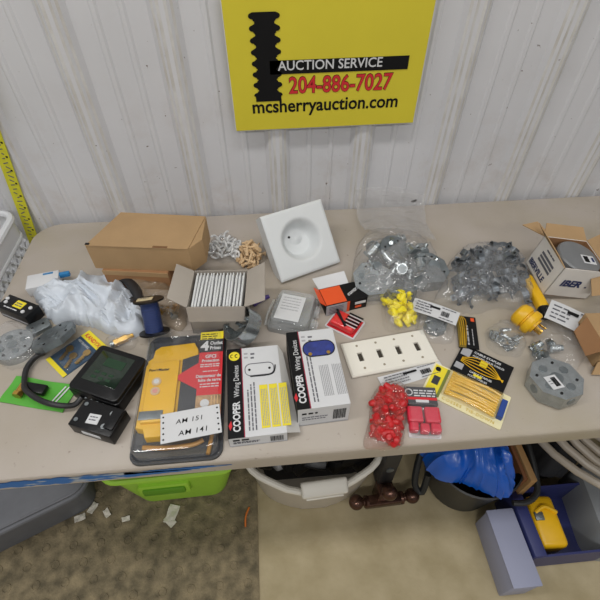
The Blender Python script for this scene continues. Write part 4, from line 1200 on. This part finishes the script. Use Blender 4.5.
# ---- printed open carton (right back) and round can
W, D, H, th = .117, .118, .090, .0022
F0 = P(538, 300); arz = math.radians(-4)
F1 = Vector((math.cos(arz), math.sin(arz), 0)); F2 = Vector((-math.sin(arz), math.cos(arz), 0))
cc = F0+F1*W/2+F2*D/2
t = thing('printed_open_carton', 'open white printed carton with torn brown flaps and a steel can inside', 'box', (cc.x+.004, cc.y, TT+W/2*math.sin(math.radians(9))+.0005), rot=(0, math.radians(9), arz))
PB = mat('print_navy', (26, 42, 88), .5); PCARD = mat('white_board', (214, 210, 204), .6, var=.03)
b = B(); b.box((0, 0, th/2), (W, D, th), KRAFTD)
for s in (-1, 1):
    b.box((s*(W/2-th/2), 0, H/2), (th, D, H), PCARD); b.box((0, s*(D/2-th/2), H/2), (W, th, H), PCARD)
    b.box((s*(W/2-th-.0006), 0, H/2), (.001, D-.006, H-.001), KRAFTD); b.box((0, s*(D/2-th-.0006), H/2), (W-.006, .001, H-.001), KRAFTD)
b.st.append(b.M.copy()); b.M = b.M @ Matrix.Translation((0, -D/2, 0)) @ Matrix.Rotation(PI/2, 4, 'X')
b.text('IBER', .027, PB, (-W/2+.020, .036, .0006), bold=.05, shear=.1, sx=1.0); b.patch(-W/2+.086, .036, -W/2+.090, .040, .0006, PB)
b.pop()
b.st.append(b.M.copy()); b.M = b.M @ Matrix.Translation((-W/2, 0, 0)) @ Matrix.Rotation(-PI/2, 4, 'Z') @ Matrix.Rotation(PI/2, 4, 'X')
b.text('IBERVILLE', .022, PB, (-D/2+.008, .012, .0006), bold=.04, sx=.86)
for i in range(3): b.patch(-.030, .040+i*.010, .032, .046+i*.010, .0006, INK)
b.fine(-.02, .075, .04, .006, .0006, INK, 6)
b.pop(); b.build('carton', t, smooth=0)
flap('flap', [(-W/2, D/2, H), (W/2, D/2, H), (W/2-.012, D/2+.026, H+.022), (-W/2+.016, D/2+.040, H+.012)], t, KRAFT, .002)
flap('flap', [(-W/2, D/2, H), (-W/2, -D/2, H), (-W/2-.010, -D/2+.030, H+.012), (-W/2-.020, D/2+.020, H+.022)], t, KRAFT, .002)
flap('flap', [(W/2, -D/2+.01, H), (W/2, D/2, H), (W/2+.070, D/2+.016, H+.050), (W/2+.066, -D/2+.004, H+.030)], t, KRAFT, .002)
flap('flap', [(W/2-.035, -D/2-.001, H-.022), (W/2, -D/2-.001, H), (W/2+.022, -D/2-.034, H-.030), (W/2-.028, -D/2-.030, H-.050)], t, KRAFT, .002)
flap('side_flap', [(-W/2, D/2, H), (-W/2+.020, D/2+.004, H), (-W/2-.006, D/2+.045, H+.010), (-W/2-.052, D/2+.028, H+.006)], t, KRAFT, .002)
t = thing('steel_can', 'round grey steel cover with white sticker inside the printed open carton', 'can', (cc.x+.012, cc.y-.002, TT+.036), rot=(math.radians(6), math.radians(11), .1))
b = B(); b.lathe([(0, 0), (.052, 0), (.0535, .004), (.0535, .058), (.051, .062), (.047, .0625), (.0, .0628)], mat('grey_can', (128, 130, 132), .45, metal=.35, var=.06), 44); b.build('can_body', t)
b = B(); b.push((.018, -.012, .0634), (0, 0, -.2)); b.box((0, 0, 0), (.034, .028, .0008), WHITE); b.bars(-.013, -.010, .014, .020, .0008, BLACK, 4, 8); b.patch(.008, -.006, .014, .008, .0008, PB); b.pop(); b.build('sticker', t, smooth=0)

# ---- torn brown carton at right edge
t = thing('torn_carton', 'kraft cardboard carton at the right edge with a folded lower flap', 'box', tuple(P(606, 352)), math.radians(-3))
b = B(); b.box((0.010, .012, .032), (.120, .100, .064), KRAFT, bev=.001); b.build('carton', t)
flap('flap', [(-.050, -.039, .020), (.07, -.039, .020), (.07, -.068, .004), (-.066, -.060, .004)], t, KRAFT, .003)
flap('flap', [(-.050, .05, .064), (-.050, -.038, .064), (-.075, -.030, .030), (-.078, .03, .040)], t, KRAFTD, .002)

# ================================================================ under the table
matm = mat('dark_rug', (92, 84, 66), .95, vscale=30, rgb2=(146, 132, 104), bump=.6, bscale=160)
b = B(); b.box((-.62, .50, .004), (1.04, .62, .008), matm)
for i in range(24):
    for j in range(12):
        b.lathe([(0, 0)], matm, 3) if False else None
        if (i+j) % 2 == 0:
            b.push((-1.10+i*.042, .22+j*.050, .0083)); b.lathe([(.009, 0), (.010, .002), (.013, .002), (.014, 0)], matm, 12); b.pop()
tag(b.build('rubber_mat'), 'dirty dark floor mat with raised rings under the table', 'mat')
GB = mat('lime_plastic', (158, 206, 66), .4, var=.03)
def tote(name, label, wx, dy, h, taper, m, loc, rz, cat='bin', wall=.003, ty=1.0):
    t = thing(name, label, cat, loc, rz)
    b = B(); n = 6; rings = []
    def ring(k, z, off): return [(x, y, z) for x, y in rrect(wx*k-off, dy-(1-k)*wx*ty-off, .05, n)]
    seq = [ring(1-taper, .002, 0), ring(1, h, 0), ring(1, h, wall*2), ring(1-taper, .006, wall*2)]
    cnt = len(seq[0]); vs = [p for r in seq for p in r]; fs = []
    for k in range(3):
        for i in range(cnt): j = (i+1) % cnt; fs.append((k*cnt+i, k*cnt+j, (k+1)*cnt+j, (k+1)*cnt+i))
    fs += [tuple(range(cnt-1, -1, -1)), tuple(3*cnt+i for i in range(cnt))]
    b.add(vs, fs, m); b.build('shell', t)
    b = B(); b.tube([(x, y, h) for x, y in rrect(wx+.012, dy+.012, .055, n)], .009, m, 8, smooth=False, closed=True); b.build('rim', t)
    return t
t = tote('storage_tote', 'lime green plastic tote with a recessed handle beneath the table', .40, .30, .22, .26, GB, (-.350, .678, .009), math.radians(1), ty=.12)
b = B(); b.st.append(b.M.copy()); b.M = b.M @ Matrix.Translation((-.030, -.149, .135)) @ Matrix.Rotation(math.radians(86), 4, 'X')
b.prism(rrect(.155, .058, .008, 4), 0, .012, GB, bev=.002); b.prism(rrect(.128, .034, .006, 4), .012, .018, mat('lime_recess_shade', (96, 150, 34), .5), bev=.001); b.pop(); b.build('handle', t)  # raised panel in darker lime, painted as the shade inside the handle recess
t = tote('storage_tote', 'dark grey plastic tote with pale scuffed marks under the left end', .52, .30, .16, .06, mat('slate_plastic', (100, 102, 108), .5, var=.06, vscale=20), (-.905, .565, .009), math.radians(24))
b = B(); b.prism(rrect(.53, .31, .05, 6), .152, .176, MATS['slate_plastic'], bev=.006)
for s in ((-.06, -.10, 0), (.09, -.06, .2)):
    b.push((s[0], s[1], .1765), (0, 0, s[2])); b.patch(0, 0, .04, .003, 0, LINK); b.patch(.04, 0, .043, .016, 0, LINK); b.pop()
b.build('lid', t)
b = B(); 
paper = mat('litter_paper', (214, 208, 196), .8)
lit = [((64, 509), .020), ((93, 508), .012), ((107, 513), .010), ((126, 519), .009), ((172, 514), .020), ((170, 521), .014), ((80, 518), .012), ((35, 521), .014)]
b = B(); b.sheet(lambda u, v: ((u-.5)*1.4, (v-.5), .25*math.sin(u*7)*math.cos(v*5)), 6, 5, paper, .06); sc = b.build('paper_scrap')
for i, (p, s) in enumerate(lit):
    g = P(*p, .012); o = sc if i == 0 else sc.copy()
    if i: COL.objects.link(o)
    o.location = (g.x, g.y, .014); o.scale = (s*2.0, s*1.7, s*.8); o.rotation_euler = (0, 0, i*1.1)
    tag(o, 'torn scrap of pale paper on the dirty dark floor mat', 'paper scrap', 'paper scraps on the floor mat')
b = B(); b.push(tuple(P(247, 517, .012)), (0, 0, 1.4)); b.tube([(-.03, 0, 0), (0, .004, .003), (.03, -.002, 0)], .003, mat('orange_scrap', (220, 120, 50), .5)); b.pop()
tag(b.build('orange_strip'), 'tiny orange plastic strip on the dark floor mat', 'scrap')

# white laundry basket
BW = mat('basket_white', (220, 216, 206), .4)
t = thing('laundry_basket', 'white plastic laundry basket of black items, wavy front rim and handle', 'basket', (.090, .625, 0), math.radians(-1))
def rimz(x, y): 
    k = max(0, 1-abs(x)/.16) if y < 0 else 0
    return .262+.0*k
rim = []
for x, y in rrect(.445, .36, .165, 9):
    yy = y
    if y < -.1: yy = y-.006*math.cos(x*26)
    rim.append((x, yy, .262-(.022*max(0, min(1, (.13-abs(x))/.05)) if y < -.15 else 0)))
# denser front edge
rim2 = []
for i, p in enumerate(rim):
    rim2.append(p); nx_ = rim[(i+1) % len(rim)]
    if abs(nx_[0]-p[0]) > .08 and p[1] < 0:
        for k in range(1, 10):
            x = p[0]+(nx_[0]-p[0])*k/10; s_ = max(0, min(1, (.125-abs(x))/.04)); rim2.append((x, p[1]-.004*s_, .262-.020*s_))
b = B(); b.tube(rim2, .0105, BW, 10, smooth=False, closed=True); b.build('rim', t)
b = B(); n = len(rim2); vs = []
for k, (s_, z) in enumerate(((1, None), (.93, .12), (.86, .004))):
    for p in rim2: vs.append((p[0]*s_, p[1]*s_, p[2] if z is None else z))
fs = [(k*n+i, (k+1)*n+i, (k+1)*n+(i+1) % n, k*n+(i+1) % n) for k in range(2) for i in range(n)]+[tuple(2*n+i for i in range(n))]
b.add(vs, fs, clear('basket_body', tint=(215, 205, 190), body=.75, gloss=.3, bump=.1)); b.build('body', t)
b = B(); b.push((.022, -.184, .250), (math.radians(30), 0, math.radians(4))); b.box((0, .006, .006), (.135, .046, .030), BW, bev=.008, seg=3); b.box((0, -.024, -.016), (.110, .006, .022), BW, bev=.002); b.pop(); b.build('handle', t)
for i in range(9):
    r = random.Random(i+90); b = B()
    x = -.15+.0375*i; m = BPLAST if i != 1 else LINK
    b.box((0, 0, 0), (.05+r.random()*.05, .04+r.random()*.05, .05), m, bev=.008)
    o = b.build('black_tool_case' if i != 1 else 'grey_case'); o.location = (.095+x, .53+.05*r.random(), .19+.03*r.random()); o.rotation_euler = (r.uniform(-.5, .5), r.uniform(-.5, .5), r.uniform(0, 3))
    if i != 1: tag(o, 'black plastic item jumbled inside the white laundry basket', 'plastic item', 'black items in the laundry basket')
    else: tag(o, 'pale grey item among black ones in the white laundry basket', 'plastic item')
b = B(); b.box((.095, .66, .12), (.34, .22, .20), mat('dark_cloth', (30, 30, 33), .9), bev=.04, seg=3); tag(b.build('dark_cloth_bundle'), 'dark cloth bundle filling the white laundry basket', 'cloth')

# triple ball hitch mount
BRN = mat('browned_chrome', (92, 66, 56), .25, metal=.75, var=.25, vscale=30)
g = P(390, 492, .10)
t = thing('ball_mount', 'rusty brown three ball trailer hitch mount standing on the floor', 'trailer hitch', (g.x-.012, g.y-.006, 0), math.radians(2))
b = B(); b.box((0, .02, .055), (.052, .052, .110), BRN, bev=.004); b.box((0, .0, .045), (.13, .034, .034), BRN, bev=.004); b.build('hub', t)
def ball(x, y, z, d):
    b = B(); b.st.append(b.M.copy()); b.M = b.M @ Matrix.Translation((x, y, z)) @ Vector((0, 0, 1)).rotation_difference(Vector(d)).to_matrix().to_4x4()
    pr_ = [(.020, -.002), (.020, .006), (.012, .010), (.012, .016)]+[(.0245*math.sin(a), .036-.0245*math.cos(a)) for a in [.5+i*(PI-.5)/12 for i in range(13)]]
    b.lathe(pr_, BRN, 24); b.pop(); b.build('ball', t)
ball(-.060, 0, .052, (-1, 0, .25)); ball(.056, 0, .048, (1, 0, .15)); ball(0, .0, .108, (0, -.25, 1))
b = B(); b.box((0, .055, .20), (.048, .048, .24), mat('black_steel', (34, 34, 36), .5), bev=.003); b.cyl((0, .030, .22), .012, .004, ZINCD, 16, ax='y'); b.build('shank', t)

# black tub and blue bag
BT = mat('black_tub_plastic', (34, 36, 38), .45)
g = (.590, .515)
t = thing('black_tub', 'round black rubber tub covered by a blue bag beneath the table', 'tub', (g[0], g[1], 0), 0)
b = B(); b.lathe([(0, .004), (.095, .004), (.108, .02), (.135, .22), (.142, .235), (.137, .238), (.130, .22), (.103, .022), (0, .010)], BT, 44); b.build('shell', t)
b = B(); b.tube([(-.138, .06, .225), (-.165, .01, .16), (-.172, -.03, .09), (-.150, -.05, .07), (-.136, -.02, .14)], .011, BT, 10); b.build('handle', t)
BB = mat('blue_film', (18, 92, 196), .35, var=.08, vscale=10, coat=.2)
bp = [Vector((x, y, 0)) for x, y in [(.415, .52), (.420, .465), (.455, .432), (.51, .425), (.570, .390), (.615, .368), (.650, .385), (.662, .43), (.665, .52), (.64, .62), (.56, .66), (.47, .62)]]
b = B(); blob(b, None, .085, BB, z=.245, seg=110, rings=40, fold=.05, fsc=9, seed=33, edge=.5, wpts=bp, base=.0, jag=.05)
tag(b.build('blue_bag', smooth=60), 'bright blue plastic bag bunched over the black tub', 'bag')
b = B(); b.box((.722, .535, .17), (.020, .25, .16), mat('plank_wood', (178, 142, 92), .7, vscale=12, rgb2=(150, 112, 70), stretch=(1, .15, 1)), bev=.002); b.box((.706, .535, .165), (.011, .23, .15), mat('plank_face', (120, 76, 44), .7), bev=.001)
tag(b.build('wooden_board'), 'upright wooden board between the blue bag and a black hoop', 'board')
b = B(); b.tube([(.665, .375, .185), (.700, .372, .185), (.735, .385, .19), (.755, .42, .20), (.762, .52, .23), (.76, .64, .25)], .009, BT, 10)
tag(b.build('black_hoop'), 'black curved hoop handle right of the wooden board', 'hoop')
NV = mat('navy_plastic', (46, 52, 104), .45); LV = mat('lavender_plastic', (150, 154, 178), .5)
t = thing('lavender_box', 'pale lavender grey plastic box beside the navy bin', 'box', (.645, .275, 0), math.radians(0))
b = B(); b.box((0, 0, .060), (.080, .20, .120), LV, bev=.004); b.build('body', t)
b = B(); b.box((0, 0, .124), (.084, .204, .010), LV, bev=.003); b.build('lid', t)
t = thing('blue_bin', 'open navy bin holding a yellow case at the lower right', 'bin', (.822, .335, 0), math.radians(0))
b = B()
b.box((-.112, 0, .070), (.036, .19, .14), NV, bev=.004); b.box((.125, 0, .065), (.008, .19, .13), NV)
for s in (-1, 1): b.box((0, s*.093, .065), (.25, .006, .13), NV)
b.box((0, 0, .004), (.25, .19, .008), NV)
b.build('shell', t)
t = thing('yellow_hand_tool', 'yellow plastic tool case with grey latch lying in the navy bin', 'tool case', (.778, .335, .010), math.radians(-4))
b = B(); b.box((0, 0, .06), (.080, .145, .115), YEL, bev=.014, seg=3); b.build('case', t)
b = B(); b.tube([(-.03, .02, .118), (0, .035, .125), (.035, .02, .118)], .006, YEL, 8); b.build('handle', t)
b = B(); b.box((-.022, .01, .1185), (.026, .024, .008), ZINCD, bev=.002); b.build('latch', t)
# grey translucent container
t = thing('grey_jug', 'cloudy grey plastic container at the lower right below the hose', 'container', (1.00, .36, 0), math.radians(-8))
b = B(); b.prism(rrect(.17, .26, .05, 7), 0, .16, mat('cloudy_plastic', (136, 140, 144), .35), bev=.04); b.build('body', t)
b = B(); b.cyl((-.02, .10, .165), .018, .02, WPLAST, 18); b.build('cap', t)
# hose coil
HS = mat('beige_hose', (176, 166, 152), .45, var=.06)
t = thing('hose_coil', 'coil of thick pale beige hose hanging below the table right side', 'hose', (1.06, .58, .30), 0)
for k in range(8):
    b = B(); R_ = .315-.026*k; pts = [(R_*math.cos(a)+.012*k, R_*.9*math.sin(a), .012*k+.02*math.sin(a*2+k)) for a in [2*PI*i/28 for i in range(28)]]
    b.tube(pts, .0115, HS, 10, smooth=False, closed=True); b.build('loop', t)
for sx in (-.10, .10):
    b = B(); b.tube([(sx, -.22, .0), (sx, -.24, .39), (sx, .24, .39), (sx, .24, .0), (sx, 0, -.03), (sx, -.22, 0)], .004, BPLAST, 6, smooth=False); b.build('hanging_strap', t)
b = B(); blob(b, None, .16, mat('dark_fabric', (40, 41, 45), .85, var=.2, vscale=12), z=.10, seg=70, rings=24, fold=.03, fsc=10, seed=61, wpts=[Vector(v) for v in ((.825, .47, 0), (.90, .46, 0), (.98, .51, 0), (1.0, .60, 0), (.9, .66, 0), (.835, .62, 0))])
b.box((.905, .57, .055), (.12, .16, .108), MATS['dark_fabric'], bev=.02)
tag(b.build('dark_fabric_bag', smooth=60), 'dark fabric bag slumped beside the pale hose coil', 'bag')

# ================================================================ light
w = bpy.data.worlds.new('room_light'); S.world = w; w.use_nodes = True
bg = w.node_tree.nodes['Background']; bg.inputs[1].default_value = .44
nt = w.node_tree; tcw = nt.nodes.new('ShaderNodeTexCoord'); nw = nt.nodes.new('ShaderNodeTexNoise'); nw.inputs['Scale'].default_value = 2.6; nw.inputs['Detail'].default_value = 1
rw = nt.nodes.new('ShaderNodeValToRGB'); rw.color_ramp.elements[0].position = .42; rw.color_ramp.elements[1].position = .58
rw.color_ramp.elements[0].color = (.48, .48, .47, 1); rw.color_ramp.elements[1].color = (1.50, 1.48, 1.44, 1)
nt.links.new(tcw.outputs['Generated'], nw.inputs['Vector']); nt.links.new(nw.outputs['Fac'], rw.inputs['Fac']); nt.links.new(rw.outputs['Color'], bg.inputs['Color'])
S.cycles.transparent_max_bounces = 32
for i, (x, y) in enumerate(((-1.2, .25), (.3, .25), (1.8, .25), (-.6, -1.9), (1.2, -1.9))):
    t = thing('ceiling_light', 'long tube lamp fitting hung above the table', 'ceiling light', (x, y, 3.0), group='tube lamps above the table')
    b = B(); b.box((0, 0, .03), (1.25, .16, .04), WPLAST, bev=.01); b.build('housing', t)
    L = bpy.data.lights.new('lamp', 'AREA'); L.shape = 'RECTANGLE'; L.size = 1.2; L.size_y = .22; L.energy = (30, 19, 7, 58, 38)[i]; L.color = (1, .985, .96)
    lo = bpy.data.objects.new('tube_lamp', L); COL.objects.link(lo); lo.location = (x, y, 2.98)
S.view_settings.view_transform = 'Standard'; S.view_settings.look = 'None'; S.view_settings.gamma = 1; S.view_settings.use_curve_mapping = False
S.view_settings.exposure = -0.80
